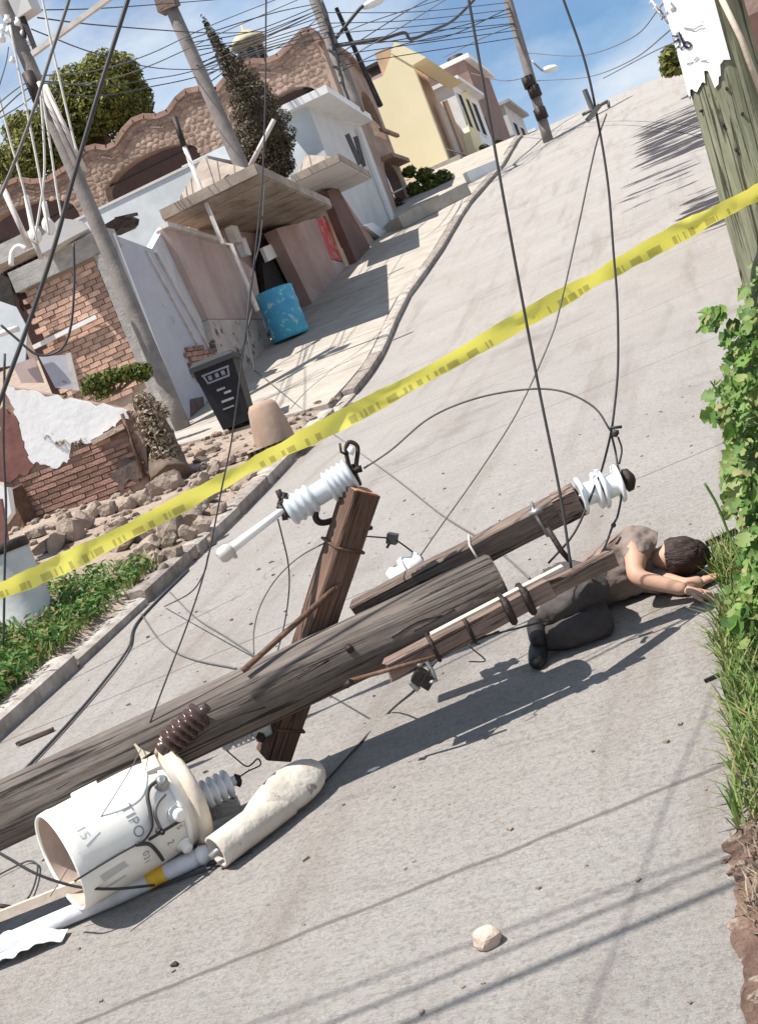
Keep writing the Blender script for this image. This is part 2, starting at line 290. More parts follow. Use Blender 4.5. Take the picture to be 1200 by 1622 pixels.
def woodmat(name, c1, c2, cd_, sx=.9, sy=16):
    m = bpy.data.materials.new(name); m.use_nodes = True; t = m.node_tree; b = t.nodes['Principled BSDF']; lk = t.links.new
    tc = nd(t, 'ShaderNodeTexCoord')
    def nz(sc, s, d=7, dis=0):
        q = nd(t, 'ShaderNodeMapping'); q.inputs['Scale'].default_value = sc; lk(tc.outputs['Object'], q.inputs['Vector'])
        n = nd(t, 'ShaderNodeTexNoise'); n.inputs['Scale'].default_value = s; n.inputs['Detail'].default_value = d; n.inputs['Roughness'].default_value = .65; n.inputs['Distortion'].default_value = dis
        lk(q.outputs[0], n.inputs['Vector']); return n.outputs['Fac']
    r = nd(t, 'ShaderNodeValToRGB'); e = r.color_ramp.elements; e[0].position = .33; e[1].position = .66; e[0].color = (*c2, 1); e[1].color = (*c1, 1)
    f1 = nz((sx, sy, sy), 2.6, 8, .6); lk(f1, r.inputs[0])
    r2 = nd(t, 'ShaderNodeValToRGB'); e = r2.color_ramp.elements; e[0].position = .56; e[1].position = .66
    f2 = nz((sx*.8, sy*1.5, sy*1.5), 2.0, 5, .9); lk(f2, r2.inputs[0])
    mxx = nd(t, 'ShaderNodeMixRGB'); lk(r2.outputs[0], mxx.inputs[0]); lk(r.outputs[0], mxx.inputs[1]); mxx.inputs[2].default_value = (*cd_, 1)
    r4 = nd(t, 'ShaderNodeValToRGB'); e = r4.color_ramp.elements; e[0].position = .4; e[1].position = .7; e[0].color = (.75, .72, .7, 1); e[1].color = (1.15, 1.12, 1.1, 1)
    lk(nz((1, 1, 1), 2.2, 4), r4.inputs[0])
    ml = nd(t, 'ShaderNodeMixRGB', blend_type='MULTIPLY'); ml.inputs[0].default_value = 1; lk(mxx.outputs[0], ml.inputs[1]); lk(r4.outputs[0], ml.inputs[2])
    lk(ml.outputs[0], b.inputs['Base Color']); b.inputs['Roughness'].default_value = .88; b.inputs['Specular IOR Level'].default_value = .25
    bp = nd(t, 'ShaderNodeBump'); bp.inputs['Strength'].default_value = .8; bp.inputs['Distance'].default_value = .012
    mt = nd(t, 'ShaderNodeMath', operation='SUBTRACT'); lk(f1, mt.inputs[0]); lk(r2.outputs[0], mt.inputs[1]); lk(mt.outputs[0], bp.inputs['Height']); lk(bp.outputs[0], b.inputs['Normal'])
    return m
M['polewood'] = woodmat('weathered_grey_pole_wood', (.195, .17, .15), (.09, .075, .066), (.022, .018, .016), .7, 12)
M['armwood'] = woodmat('brown_crossarm_wood', (.18, .115, .085), (.095, .058, .043), (.035, .02, .016), 1.2, 20)
M['greyarm'] = woodmat('grey_brown_crossarm_wood', (.23, .18, .15), (.12, .09, .075), (.04, .028, .024), 1.2, 22)
M['palearm'] = woodmat('pale_brown_crossarm_wood', (.30, .225, .185), (.17, .12, .10), (.06, .04, .034), 1.2, 20)
M['mosswood'] = woodmat('mossy_green_pole_wood', (.30, .31, .22), (.17, .18, .115), (.06, .058, .04))
M['freshwood'] = mat('broken_wood_end', (.56, .30, .19), (.30, .13, .08), 30, .9, .6, 60)

def tapemat():
    m = bpy.data.materials.new('yellow_tape'); m.use_nodes = True; t = m.node_tree; b = t.nodes['Principled BSDF']; lk = t.links.new
    uv = nd(t, 'ShaderNodeUVMap'); sp = nd(t, 'ShaderNodeSeparateXYZ'); lk(uv.outputs[0], sp.inputs[0])
    cb = nd(t, 'ShaderNodeCombineXYZ'); lk(sp.outputs[0], cb.inputs[0])
    n = nd(t, 'ShaderNodeTexNoise'); n.inputs['Scale'].default_value = 21; n.inputs['Detail'].default_value = 2; lk(cb.outputs[0], n.inputs['Vector'])
    n2 = nd(t, 'ShaderNodeTexNoise'); n2.inputs['Scale'].default_value = 1.6; n2.inputs['Detail'].default_value = 1; lk(cb.outputs[0], n2.inputs['Vector'])
    g1 = nd(t, 'ShaderNodeMath', operation='GREATER_THAN'); g1.inputs[1].default_value = .5; lk(n.outputs['Fac'], g1.inputs[0])
    g2 = nd(t, 'ShaderNodeMath', operation='GREATER_THAN'); g2.inputs[1].default_value = .46; lk(n2.outputs['Fac'], g2.inputs[0])
    g3 = nd(t, 'ShaderNodeMath', operation='LESS_THAN'); g3.inputs[1].default_value = .46; lk(sp.outputs[1], g3.inputs[0])
    g4 = nd(t, 'ShaderNodeMath', operation='GREATER_THAN'); g4.inputs[1].default_value = .06; lk(sp.outputs[1], g4.inputs[0])
    a = g1.outputs[0]
    for q in (g2, g3, g4):
        mm = nd(t, 'ShaderNodeMath', operation='MULTIPLY'); lk(a, mm.inputs[0]); lk(q.outputs[0], mm.inputs[1]); a = mm.outputs[0]
    mxx = nd(t, 'ShaderNodeMixRGB'); lk(a, mxx.inputs[0]); mxx.inputs[1].default_value = (.90, .83, .16, 1); mxx.inputs[2].default_value = (.56, .50, .11, 1)
    lk(mxx.outputs[0], b.inputs['Base Color']); b.inputs['Roughness'].default_value = .35
    tr = nd(t, 'ShaderNodeBsdfTranslucent'); lk(mxx.outputs[0], tr.inputs['Color'])
    ms = nd(t, 'ShaderNodeMixShader'); ms.inputs[0].default_value = .3; lk(b.outputs[0], ms.inputs[1]); lk(tr.outputs[0], ms.inputs[2]); lk(ms.outputs[0], t.nodes['Material Output'].inputs['Surface'])
    return m
M['tape'] = tapemat()

# ------------------------------------------------------------------ mesh builder
W = {}
def wm(o): return W.get(o.name, Matrix.Identity(4)) if o else Matrix.Identity(4)
def tag(o, label=None, cat=None, group=None, kind=None):
    if label: o['label'] = label
    if cat: o['category'] = cat
    if group: o['group'] = group
    if kind: o['kind'] = kind
    return o
def place(o, Mx, parent=None):
    COL.objects.link(o)
    if parent: o.parent = parent; o.matrix_local = wm(parent).inverted() @ Mx
    else: o.matrix_world = Mx
    W[o.name] = Mx.copy(); return o
def empty(name, loc, label=None, cat=None, group=None, kind=None, Mx=None):
    o = bpy.data.objects.new(name, None); o.empty_display_size = .1
    place(o, Mx if Mx else Matrix.Translation(loc)); return tag(o, label, cat, group, kind)
def frame(p, d, up=Vector((0, 0, 1))):
    x = d.normalized(); z = (up - x*up.dot(x)).normalized(); y = z.cross(x)
    return Matrix.Translation(p) @ Matrix((x, y, z)).transposed().to_4x4()
class MB:
    def __init__(s): s.v = []; s.f = []; s.smooth = []
    def add(s, vs, fs, sm=False):
        n = len(s.v); s.v += [Vector(q) for q in vs]
        s.f += [tuple(i+n for i in f) for f in fs]; s.smooth += [sm]*len(fs); return s
    def box(s, c, size, rot=None, jit=0, bev=0):
        hx, hy, hz = (q/2 for q in size)
        vs = [Vector((x, y, z)) for x in (-hx, hx) for y in (-hy, hy) for z in (-hz, hz)]
        if jit: vs = [q + Vector((random.uniform(-jit, jit) for _ in range(3))) for q in vs]
        if rot is not None: vs = [rot @ q for q in vs]
        return s.add([q+Vector(c) for q in vs], [(0, 1, 3, 2), (4, 6, 7, 5), (0, 4, 5, 1), (2, 3, 7, 6), (0, 2, 6, 4), (1, 5, 7, 3)])
    def bar(s, p, q, w, h, up=Vector((0, 0, 1)), ang=0):
        d = q-p; x = d.normalized(); z = (up-x*up.dot(x)).normalized(); y = z.cross(x)
        if ang: y, z = y*math.cos(ang)+z*math.sin(ang), z*math.cos(ang)-y*math.sin(ang)
        vs = [p+d*t+y*(a*w/2)+z*(b*h/2) for t in (0, 1) for a in (-1, 1) for b in (-1, 1)]
        return s.add(vs, [(0, 1, 3, 2), (4, 6, 7, 5), (0, 4, 5, 1), (2, 3, 7, 6), (0, 2, 6, 4), (1, 5, 7, 3)])
    def tube(s, pts, r, n=8, cap=True, jit=None):
        pts = [Vector(p) for p in pts]; rs = r if isinstance(r, (list, tuple)) else [r]*len(pts)
        up = None; rings = []
        for i, p in enumerate(pts):
            t = (pts[min(i+1, len(pts)-1)]-pts[max(i-1, 0)])
            t = t.normalized() if t.length > 1e-9 else Vector((0, 0, 1))
            if up is None: up = t.orthogonal().normalized()
            up = (up-t*up.dot(t)).normalized(); b = t.cross(up); ring = []
            for k in range(n):
                a = 2*math.pi*k/n; rr = rs[i]*(1+(jit(i, k) if jit else 0))
                ring.append(p+(up*math.cos(a)+b*math.sin(a))*rr)
            rings.append(ring)
        vs = [q for ring in rings for q in ring]; fs = []
        for i in range(len(pts)-1):
            for k in range(n): fs.append((i*n+k, i*n+(k+1) % n, (i+1)*n+(k+1) % n, (i+1)*n+k))
        s.add(vs, fs, True)
        if cap:
            s.add(rings[0], [tuple(range(n-1, -1, -1))]); s.add(rings[-1], [tuple(range(n))])
        return s
    def lathe(s, prof_, Mx, n=20, sm=True, cap=True):   # prof_: (x along axis, radius)
        vs = []; fs = []
        for (x, r) in prof_:
            for k in range(n):
                a = 2*math.pi*k/n; vs.append(Mx @ Vector((x, r*math.cos(a), r*math.sin(a))))
        for i in range(len(prof_)-1):
            for k in range(n): fs.append((i*n+k, i*n+(k+1) % n, (i+1)*n+(k+1) % n, (i+1)*n+k))
        s.add(vs, fs, sm)
        if cap:
            s.add(vs[:n], [tuple(range(n-1, -1, -1))]); s.add(vs[-n:], [tuple(range(n))])
        return s
    def blob(s, c, rad, seed=0, amp=.25, sub=1, rot=None, flat=False, sq=1.0):
        bm = bmesh.new(); bmesh.ops.create_icosphere(bm, subdivisions=sub, radius=1)
        c = Vector(c); vs = []
        for v in bm.verts:
            k = 1+amp*noise.noise(v.co*1.4+Vector((seed*7.3, seed*1.7, seed)))*1.6
            u = Vector([math.copysign(abs(t)**sq, t) for t in v.co]) if sq != 1 else v.co
            q = Vector((u.x*rad[0], u.y*rad[1], u.z*rad[2]))*k
            if rot is not None: q = rot @ q
            vs.append(q+c)
        s.add(vs, [tuple(v.index for v in f.verts) for f in bm.faces], not flat); bm.free(); return s
    def slab(s, outer, holes, th, to3):   # outline in plane coords, thickness along +c
        if holes: return s.wall(outer, holes, th, to3)
        loops = [outer]+list(holes); flat = [q for l in loops for q in l]
        tris = geometry.tessellate_polygon([[Vector((a, b, 0)) for a, b in l] for l in loops])
        n = len(flat); vs = [to3(a, b, 0) for a, b in flat]+[to3(a, b, th) for a, b in flat]; fs = []
        for t in tris: fs += [tuple(t), tuple(n+i for i in reversed(t))]
        k = 0
        for l in loops:
            m = len(l)
            for i in range(m): fs.append((k+i, k+(i+1) % m, n+k+(i+1) % m, n+k+i))
            k += m
        return s.add(vs, fs)
    def wall(s, outer, holes, th, to3):   # x-monotone outline with x-monotone openings, built in strips
        def span(poly, x):
            ys = []
            for (xa, ya), (xb, yb) in zip(poly, poly[1:]+poly[:1]):
                if (xa <= x < xb) or (xb <= x < xa): ys.append(ya+(yb-ya)*(x-xa)/(xb-xa))
            return (min(ys), max(ys)) if len(ys) > 1 else None
        X = sorted(set(round(p[0], 4) for l in [outer]+list(holes) for p in l))
        for x0, x1 in zip(X[:-1], X[1:]):
            if x1-x0 < 2e-4: continue
            e = (x1-x0)*.002; a, b = span(outer, x0+e), span(outer, x1-e)
            if not a or not b: continue
            cuts = []
            for h in holes:
                ha, hb = span(h, x0+e), span(h, x1-e)
                if ha and hb: cuts.append((ha, hb))
            cuts.sort(key=lambda q: q[0][0]); segs = []; la, lb = a[0], b[0]
            for ha, hb in cuts: segs.append((la, lb, ha[0], hb[0])); la, lb = ha[1], hb[1]
            segs.append((la, lb, a[1], b[1]))
            for (p, q, p2, q2) in segs:
                f = [to3(x0, p, 0), to3(x1, q, 0), to3(x1, q2, 0), to3(x0, p2, 0)]; k = [to3(x0, p, th), to3(x1, q, th), to3(x1, q2, th), to3(x0, p2, th)]
                s.add(f+k, [(0, 1, 2, 3), (7, 6, 5, 4), (0, 4, 5, 1), (3, 2, 6, 7)])
        for l in [outer]+list(holes):
            for (xa, ya), (xb, yb) in zip(l, l[1:]+l[:1]):
                if abs(xa-xb) < 1e-6: s.add([to3(xa, ya, 0), to3(xb, yb, 0), to3(xb, yb, th), to3(xa, ya, th)], [(0, 1, 2, 3)])
        return s
    def build(s, name, material, parent=None, Mx=None, origin=None):
        """verts are world coordinates unless Mx is given (then local to Mx)"""
        me = bpy.data.meshes.new(name)
        if Mx is None:
            if parent: Mx = Matrix.Translation(wm(parent).translation)
            elif origin is not None: Mx = Matrix.Translation(origin)
            else:
                xs = [v.x for v in s.v]; ys = [v.y for v in s.v]; zs = [v.z for v in s.v]
                Mx = Matrix.Translation(((min(xs)+max(xs))/2, (min(ys)+max(ys))/2, min(zs)))
            inv = Mx.inverted(); vs = [inv @ v for v in s.v]
        else: vs = s.v
        me.from_pydata([tuple(v) for v in vs], [], s.f)
        me.polygons.foreach_set('use_smooth', s.smooth)
        me.materials.append(M[material] if isinstance(material, str) else material)
        bm = bmesh.new(); bm.from_mesh(me); bmesh.ops.remove_doubles(bm, verts=bm.verts, dist=1e-5) if len(bm.verts) < 4000 else None
        bmesh.ops.recalc_face_normals(bm, faces=bm.faces) if len(bm.verts) < 8000 else None
        bm.to_mesh(me); bm.free()
        return place(bpy.data.objects.new(name, me), Mx, parent)
def from_arrays(name, V, Fc, material, parent=None, origin=(0, 0, 0), smooth=False):
    me = bpy.data.meshes.new(name); o_ = Vector(origin)
    V = np.asarray(V)-np.array(origin)
    me.from_pydata(V.tolist(), [], Fc.tolist() if hasattr(Fc, 'tolist') else Fc)
    me.materials.append(M[material])
    return place(bpy.data.objects.new(name, me), Matrix.Translation(o_), parent)
def inst(name, me, Mx, parent):
    return place(bpy.data.objects.new(name, me), Mx, parent)
def spline(pts, n=8):
    pts = [Vector(p) for p in pts]; out_ = []
    if len(pts) == 2: return [pts[0].lerp(pts[1], i/n) for i in range(n+1)]
    P = [pts[0]*2-pts[1]]+pts+[pts[-1]*2-pts[-2]]
    for i in range(1, len(P)-2):
        a, b, c, d = P[i-1:i+3]
        for k in range(n):
            t = k/n
            out_.append(.5*((2*b)+(c-a)*t+(2*a-5*b+4*c-d)*t*t+(3*b-a-3*c+d)*t**3))
    return out_+[pts[-1]]
Yp = lambda Y: ((lambda x, y: (lambda p: (p.x, p.z))(atY(x, y, Y))), (lambda a, b, c: Vector((a, Y+c, b))))
Xp = lambda X: ((lambda x, y: (lambda p: (p.y, p.z))(atX(x, y, X))), (lambda a, b, c: Vector((X-c, a, b))))
def pxs(pl, pts): return [pl[0](*p) for p in pts]
def inpoly(p, poly):
    c = False; j = len(poly)-1
    for i in range(len(poly)):
        if (poly[i][1] > p[1]) != (poly[j][1] > p[1]) and p[0] < (poly[j][0]-poly[i][0])*(p[1]-poly[i][1])/(poly[j][1]-poly[i][1])+poly[i][0]: c = not c
        j = i
    return c
def bevel_box(name, size, material, bev):
    me = bpy.data.meshes.new(name); bm = bmesh.new(); bmesh.ops.create_cube(bm, size=1)
    for v in bm.verts: v.co = Vector((v.co.x*size[0], v.co.y*size[1], v.co.z*size[2]))+Vector([random.uniform(-1, 1)*bev*.6 for _ in range(3)])
    bm.to_mesh(me); bm.free(); me.materials.append(M[material]); return me

# ================================================================== SETTING
# ground: one sheet to the horizon
def grid_sheet(name, xs, ys, zf, material, kind='structure'):
    vs = [Vector((x, y, zf(x, y))) for y in ys for x in xs]; n = len(xs)
    fs = [(j*n+i, j*n+i+1, (j+1)*n+i+1, (j+1)*n+i) for j in range(len(ys)-1) for i in range(n-1)]
    mb = MB(); mb.add(vs, fs, True); o = mb.build(name, material, origin=Vector((0, 0, 0))); return tag(o, kind=kind)
gx = sorted(set([-300, -200, -120, -80, -60, -45, -35, -28, -22, -18, -15]+[round(-13+.3*i, 2) for i in range(28)]+[round(-4.7+.35*i, 2) for i in range(12)]+[round(-.55+.12*i, 2) for i in range(16)]+[1.6, 2.2, 3, 4, 6, 9, 14, 20, 30, 45, 70, 110, 200, 300]))
gy = sorted(set([-30, -15, -8, -4, -2, 0]+[round(.5+.25*i, 2) for i in range(66)]+[17+.6*i for i in range(60)]+[54, 58, 64, 70, 80, 100, 130, 170, 220]))
def gzz(x, y):
    k = kx(y); z = gz(x, y)
    if k-.1 < x < (-.55+.2*smooth(2.9, 3.1, y) if y < 6.5 else 3.2): z = min(z, prof(y))-.05
    if y > 15 and k-4.0 < x <= k-.05: z -= .06
    return z
g = grid_sheet('ground', gx, gy, gzz, 'dirt')
# road
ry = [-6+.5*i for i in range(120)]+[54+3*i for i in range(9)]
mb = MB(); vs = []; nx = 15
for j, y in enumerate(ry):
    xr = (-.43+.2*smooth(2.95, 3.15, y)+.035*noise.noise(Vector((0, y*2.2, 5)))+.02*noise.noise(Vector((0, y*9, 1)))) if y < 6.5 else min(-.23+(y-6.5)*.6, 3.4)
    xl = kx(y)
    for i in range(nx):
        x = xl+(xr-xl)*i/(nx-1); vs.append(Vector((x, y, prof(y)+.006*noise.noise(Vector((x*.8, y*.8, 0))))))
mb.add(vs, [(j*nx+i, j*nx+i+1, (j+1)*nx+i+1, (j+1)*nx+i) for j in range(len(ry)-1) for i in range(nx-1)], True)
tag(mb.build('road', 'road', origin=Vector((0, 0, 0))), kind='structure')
# kerb blocks along the left edge
kerb = empty('kerb', Vector((-4.7, 3, prof(3))), kind='structure')
y = 1.0
while y < 46:
    ln = 1.15 if y < 20 else 2.0
    if True:
        y2 = y+ln-.025; a = Vector((kx(y), y, prof(y))); b = Vector((kx(y2), y2, prof(y2)))
        if y > 14.2 and random.random() < .0: pass
        n_ = Vector((-1, 0, 0)); mbk = MB(); h = .13+random.uniform(-.015, .012)
        if 14.6 < y < 15.6: h = .05
        if 5.6 < y < 7.0: h = .075
        q = [a+Vector((.0, 0, -.08)), a+Vector((.02, 0, h-.02)), a+Vector((-.02, 0, h)), a+Vector((-.17, 0, h+.005)), a+Vector((-.17, 0, -.08))]
        q2 = [b+(p-a) for p in q]
        m5 = len(q); mbk.add(q+q2, [(i, (i+1) % m5, m5+(i+1) % m5, m5+i) for i in range(m5)]+[tuple(range(m5-1, -1, -1)), tuple(range(m5, 2*m5))])
        mbk.build('kerb_block', 'kerb' if random.random() < .5 else 'kerbface', kerb)
    y += ln
# pavement slabs uphill
pav = empty('pavement', Vector((-7, 15.4, prof(15.4))), kind='structure')
y = 15.2
while y < 47:
    ln = 2.4; y2 = min(y+ln-.03, 47)
    mbp = MB(); n = 6; vs = []
    for yy in (y, (y+y2)/2, y2):
        for i in range(n):
            x = kx(yy)-.175-(3.3)*i/(n-1); vs.append(Vector((x, yy, gz(x, yy)+.012)))
    fs = [(j*n+i, j*n+i+1, (j+1)*n+i+1, (j+1)*n+i) for j in range(2) for i in range(n-1)]
    lo = [v-Vector((0, 0, .14)) for v in vs]; N = len(vs)
    fs += [(N+a, N+b, N+c, N+d) for d, c, b, a in fs]
    edge = [0, n, 2*n, 2*n+1, 2*n+2, 2*n+3, 2*n+4, 2*n+5, n+5, 5, 4, 3, 2, 1]
    fs += [(edge[i], edge[(i+1) % 14], N+edge[(i+1) % 14], N+edge[i]) for i in range(14)]
    mbp.add(vs+lo, fs); mbp.build('pavement_slab', 'walk', pav); y += ln

# ------------------------------------------------------------------ brick helper
def bricks(parent, poly, to3, ax, ay, an, name, material, bw, bh, th, proud, limit=300, skip=.0, jit=.0):
    """bricks laid in running bond inside a polygon of plane coords; each one an object"""
    mes = [bevel_box(name, (bw-.014, th, bh-.013), material, .004) for _ in range(4)]
    a0, a1 = min(p[0] for p in poly), max(p[0] for p in poly); b0, b1 = min(p[1] for p in poly), max(p[1] for p in poly)
    rows = int((b1-b0)/bh); cnt = 0; rest = []
    rot = Matrix((ax, an, ay)).transposed().to_4x4()
    cells = []
    for r in range(rows):
        off = (r % 2)*bw/2; nC = int((a1-a0)/bw)+2
        for c in range(-1, nC):
            pa, pb = a0+off+(c+.5)*bw, b0+(r+.5)*bh
            if inpoly((pa, pb), poly) and random.random() > skip: cells.append((pa, pb))
    for pa, pb in cells:
        p = to3(pa, pb, th/2-proud+random.uniform(-.008, .006))
        Mx = Matrix.Translation(p) @ rot @ Matrix.Rotation(random.uniform(-1, 1)*.012, 4, 'Y')
        if cnt < limit: inst(name, random.choice(mes), Mx, parent); cnt += 1
        else: rest.append(Mx)
    if rest:
        mb = MB(); me = mes[0]
        for Mx in rest: mb.add([Mx @ v.co for v in me.vertices], [tuple(f.vertices) for f in me.polygons])
        tag(mb.build(name, material, parent), kind='stuff')

# ================================================================== BUILDINGS
# --- brick house with grey street wall
BY, BX = 17.8, -8.75
bh = empty('brick_house', Vector((-9.7, 17.8, 2.3)), 'flat roofed house with exposed orange brick end wall and grey street wall', 'house')
pl = Yp(BY)
mb = MB(); mb.box((-9.68, 19.9, 3.75), (1.80, 4.0, 3.5)); mb.build('core_wall', 'mortarlight', bh)
mb = MB(); mb.box((-9.69, 17.93, 5.66), (1.93, .35, .33), jit=.012); mb.build('roof_beam', 'beam', bh)
mb = MB(); mb.box((-8.93, 17.86, 3.85), (.27, .22, 3.27), jit=.02); mb.build('corner_column', 'beam', bh)
to3 = lambda a, b, c: Vector((a, 17.9+c, b))
bricks(bh, [(-10.56, 3.25), (-9.08, 3.25), (-9.08, 5.48), (-10.56, 5.48)], to3, Vector((1, 0, 0)), Vector((0, 0, 1)), Vector((0, 1, 0)), 'brick', 'brick', .235, .088, .09, .035, 300, .03)
mb = MB(); mb.bar(Vector((-10.75, 17.78, 4.56)), Vector((-9.45, 17.78, 4.60)), .06, .07); mb.build('ledge_board', 'white', bh)
xl = Xp(BX)
mb = MB(); mb.slab(pxs(xl, [(178, 371), (240, 394), (345, 580), (310, 690), (302, 700)]), [], .18, xl[1]); mb.build('street_wall', 'greyplaster', bh)
xl2 = Xp(BX+.0)
mb = MB(); mb.slab(pxs(xl, [(241, 394), (262, 356), (283, 420), (352, 585), (346, 580)]), [], .18, xl[1]); mb.build('street_wall', 'paleplaster', bh)
mb = MB()
for (p, q) in (((246, 399), (330, 550)), ((232, 398), (312, 545))):
    a = atX(*p, BX+.02); b = atX(*q, BX+.02); mb.bar(a, b, .05, .05)
mb.build('drain_pipe', 'conduit', bh)
mb = MB(); p = atX(178, 371, BX); q = atX(300, 690, BX); mb.bar(p+Vector((.02, -.02, 0)), q+Vector((.02, -.02, 0)), .05, .06); mb.build('corner_trim', 'white', bh)
xq = Xp(BX+.03)
bricks(bh, pxs(xq, [(293, 545), (338, 552), (345, 605), (322, 612), (300, 580)]), xq[1], Vector((0, 1, 0)), Vector((0, 0, 1)), Vector((-1, 0, 0)), 'brick', 'oldbrick', .24, .09, .06, .02, 90)
mb = MB(); mb.slab(pxs(xq, [(303, 632), (322, 628), (331, 690), (306, 698)]), [], .05, xq[1]); mb.build('bare_patch', 'soot', bh)
# pink section
pk = empty('pink_wall', Vector((-8.8, 21.5, 3.0)), 'pink plastered street wall with spalled grey concrete foot behind the black bin', 'wall')
XP = -8.62; xl = Xp(XP)
mb = MB(); mb.slab(pxs(xl, [(262, 360), (352, 385), (404, 430), (418, 505), (330, 505)]), [], .2, xl[1]); mb.build('plaster_panel', 'pinkplaster', pk)
mb = MB(); mb.slab(pxs(xl, [(330, 506), (418, 506), (436, 560), (390, 585), (352, 610), (345, 560)]), [], .2, xl[1]); mb.build('concrete_footing', 'spalled', pk)
mb = MB(); mb.bar(atX(260, 357, XP+.02), atX(352, 384, XP+.02), .16, .09); mb.build('coping', 'conduit', pk)

# canopies of the two gateways
def canopy(name, NL, NR, FR, z, th, peak, label, mats, planks=0, pk=None):
    a, b, c = (atZ(*p, z) for p in (NL, NR, FR)); d = a+(c-b)
    root = empty(name, (a+b+c+d)/4, label, 'canopy')
    up = Vector((0, 0, th))
    mb = MB(); mb.add([a, b, c, d, a+up, b+up, c+up, d+up], [(0, 1, 2, 3), (7, 6, 5, 4), (0, 4, 5, 1), (1, 5, 6, 2), (2, 6, 7, 3), (3, 7, 4, 0)])
    mb.build('slab', mats[0], root)
    e = .12; c0 = (a+b+c+d)/4
    q = [p+(c0-p)*e+up*1.02 for p in (a, b, c, d)]
    pk1 = (q[0]+q[1])/2*.6+(q[3]+q[2])/2*.4+Vector((0, 0, peak)); pk2 = (q[0]+q[1])/2*.4+(q[3]+q[2])/2*.6+Vector((0, 0, peak))
    pt = at(*pk); pt2 = pt+(c-b)*.3
    mb = MB(); mb.add(q+[pt, pt2], [(0, 1, 4), (1, 2, 5, 4), (2, 3, 5), (3, 0, 4, 5)]); mb.build('hip_roof', mats[1], root)
    n = planks
    for i in range(n):
        t0, t1 = i/n+.006, (i+1)/n-.006; dz = Vector((0, 0, -.025-random.uniform(0, .012)))
        p4 = [a.lerp(d, t0), b.lerp(c, t0), b.lerp(c, t1), a.lerp(d, t1)]
        mbb = MB(); mbb.add(p4+[p+dz for p in p4], [(3, 2, 1, 0), (4, 5, 6, 7), (0, 1, 5, 4), (1, 2, 6, 5), (2, 3, 7, 6), (3, 0, 4, 7)])
        mbb.build('plank', mats[2], root)
    # fascia lip
    mb = MB()
    for p, q2 in ((a, b), (b, c)): mb.bar(p+up*.55, q2+up*.55, .05, th*1.15)
    mb.build('fascia', mats[3], root)
    return root, a, b, c, d
cE = canopy('gate_canopy', (259, 348), (409, 275), (525, 328), 6.1, .16, .42, 'larger concrete gateway canopy with board marked underside above the turquoise barrel', ('planks', 'rooftop', 'planks', 'rooftop'), 9, (321, 249, 22.9))
cF = canopy('gate_canopy', (464, 290), (539, 255), (587, 282), 7.05, .15, .34, 'smaller concrete gateway canopy carried by the dark brown pillar', ('lightgrey', 'rooftop', 'lightgrey', 'rooftop'), 5, (484, 245, 28.4))
# gateway wall
gw = empty('gateway', Vector((-8.5, 26, 3.9)), 'mauve gateway wall with a dark doorway and red sprayed door under the canopies', 'gateway')
def slabX(X, pts, th, name, material, parent):
    p = Xp(X); mb = MB(); mb.slab(pxs(p, pts), [], th, p[1]); return mb.build(name, material, parent)
slabX(-9.05, [(300, 330), (520, 320), (610, 420), (560, 480), (430, 560), (330, 400)], .15, 'back_wall', 'mauve', gw)
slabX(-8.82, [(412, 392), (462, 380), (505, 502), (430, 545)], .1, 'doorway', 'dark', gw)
slabX(-8.7, [(416, 392), (452, 376), (459, 396), (425, 414)], .08, 'lintel_panel', 'white', gw)
slabX(-8.45, [(437, 362), (500, 345), (548, 476), (506, 504), (455, 400)], .3, 'pier', 'mauve', gw)
slabX(-8.5, [(474, 362), (522, 338), (549, 416), (503, 404)], .12, 'red_panel', 'redpaint', gw)
slabX(-8.48, [(503, 405), (549, 418), (562, 446), (545, 474)], .12, 'lower_panel', 'pinkplaster', gw)
slabX(-8.4, [(521, 338), (531, 332), (578, 430), (562, 446)], .16, 'post', 'cream', gw)
slabX(-8.2, [(518, 302), (534, 295), (601, 420), (572, 434)], .22, 'pillar', 'brownwall', gw)
slabX(-8.3, [(536, 300), (556, 330), (612, 410), (603, 420)], .14, 'side_panel', 'mauve', gw)
# electric meter on wall beside the conduit
mt = empty('meter_box', atX(372, 372, XP+.1), 'cream electric meter box on the end of the pink wall', 'meter box')
p = atX(371, 373, XP+.12); mb = MB(); mb.box(p, (.16, .3, .34), jit=.01); mb.build('case', 'conduit', mt)
p = atX(385, 392, XP+.12); mb = MB(); mb.box(p, (.14, .22, .34), jit=.02); mb.build('lower_case', 'lightgrey', mt)

# pale blue house behind the wall
bl = empty('blue_house', Vector((-12, 27, 5)), 'low pale blue rendered house behind the gateway canopies', 'house')
mb = MB(); mb.box((-12.6, 29.0, 6.2), (4.9, 4.0, 4.4)); mb.build('wall', 'blueplaster', bl)
mb = MB(); mb.box((-12.6, 29.0, 8.43), (5.0, 4.06, .06)); mb.build('roof_edge', 'lightgrey', bl)
# house with flat roof slab
fh = empty('flat_roof_house', Vector((-10, 32, 5.5)), 'pale grey house with overhanging flat roof slab between cypress and stone mansion', 'house')
mb = MB(); mb.box((-10.45, 33.4, 7.5), (3.9, 4.8, 4.0)); mb.build('wall', 'blueplaster', fh)
xl = Xp(-8.49); mb = MB(); mb.slab([(31.0, 4.9), (35.85, 5.5), (35.85, 9.45), (31.0, 9.45)], [], .006, xl[1]); mb.build('street_wall', 'lightgrey', fh)
a, b, c = atZ(435, 186, 9.5), atZ(520, 146, 9.5), atZ(590, 191, 9.5); d = a+(c-b); up = Vector((0, 0, .2))
mb = MB(); mb.add([a, b, c, d, a+up, b+up, c+up, d+up], [(0, 1, 2, 3), (7, 6, 5, 4), (0, 4, 5, 1), (1, 5, 6, 2), (2, 6, 7, 3), (3, 7, 4, 0)]); mb.build('roof', 'white', fh)
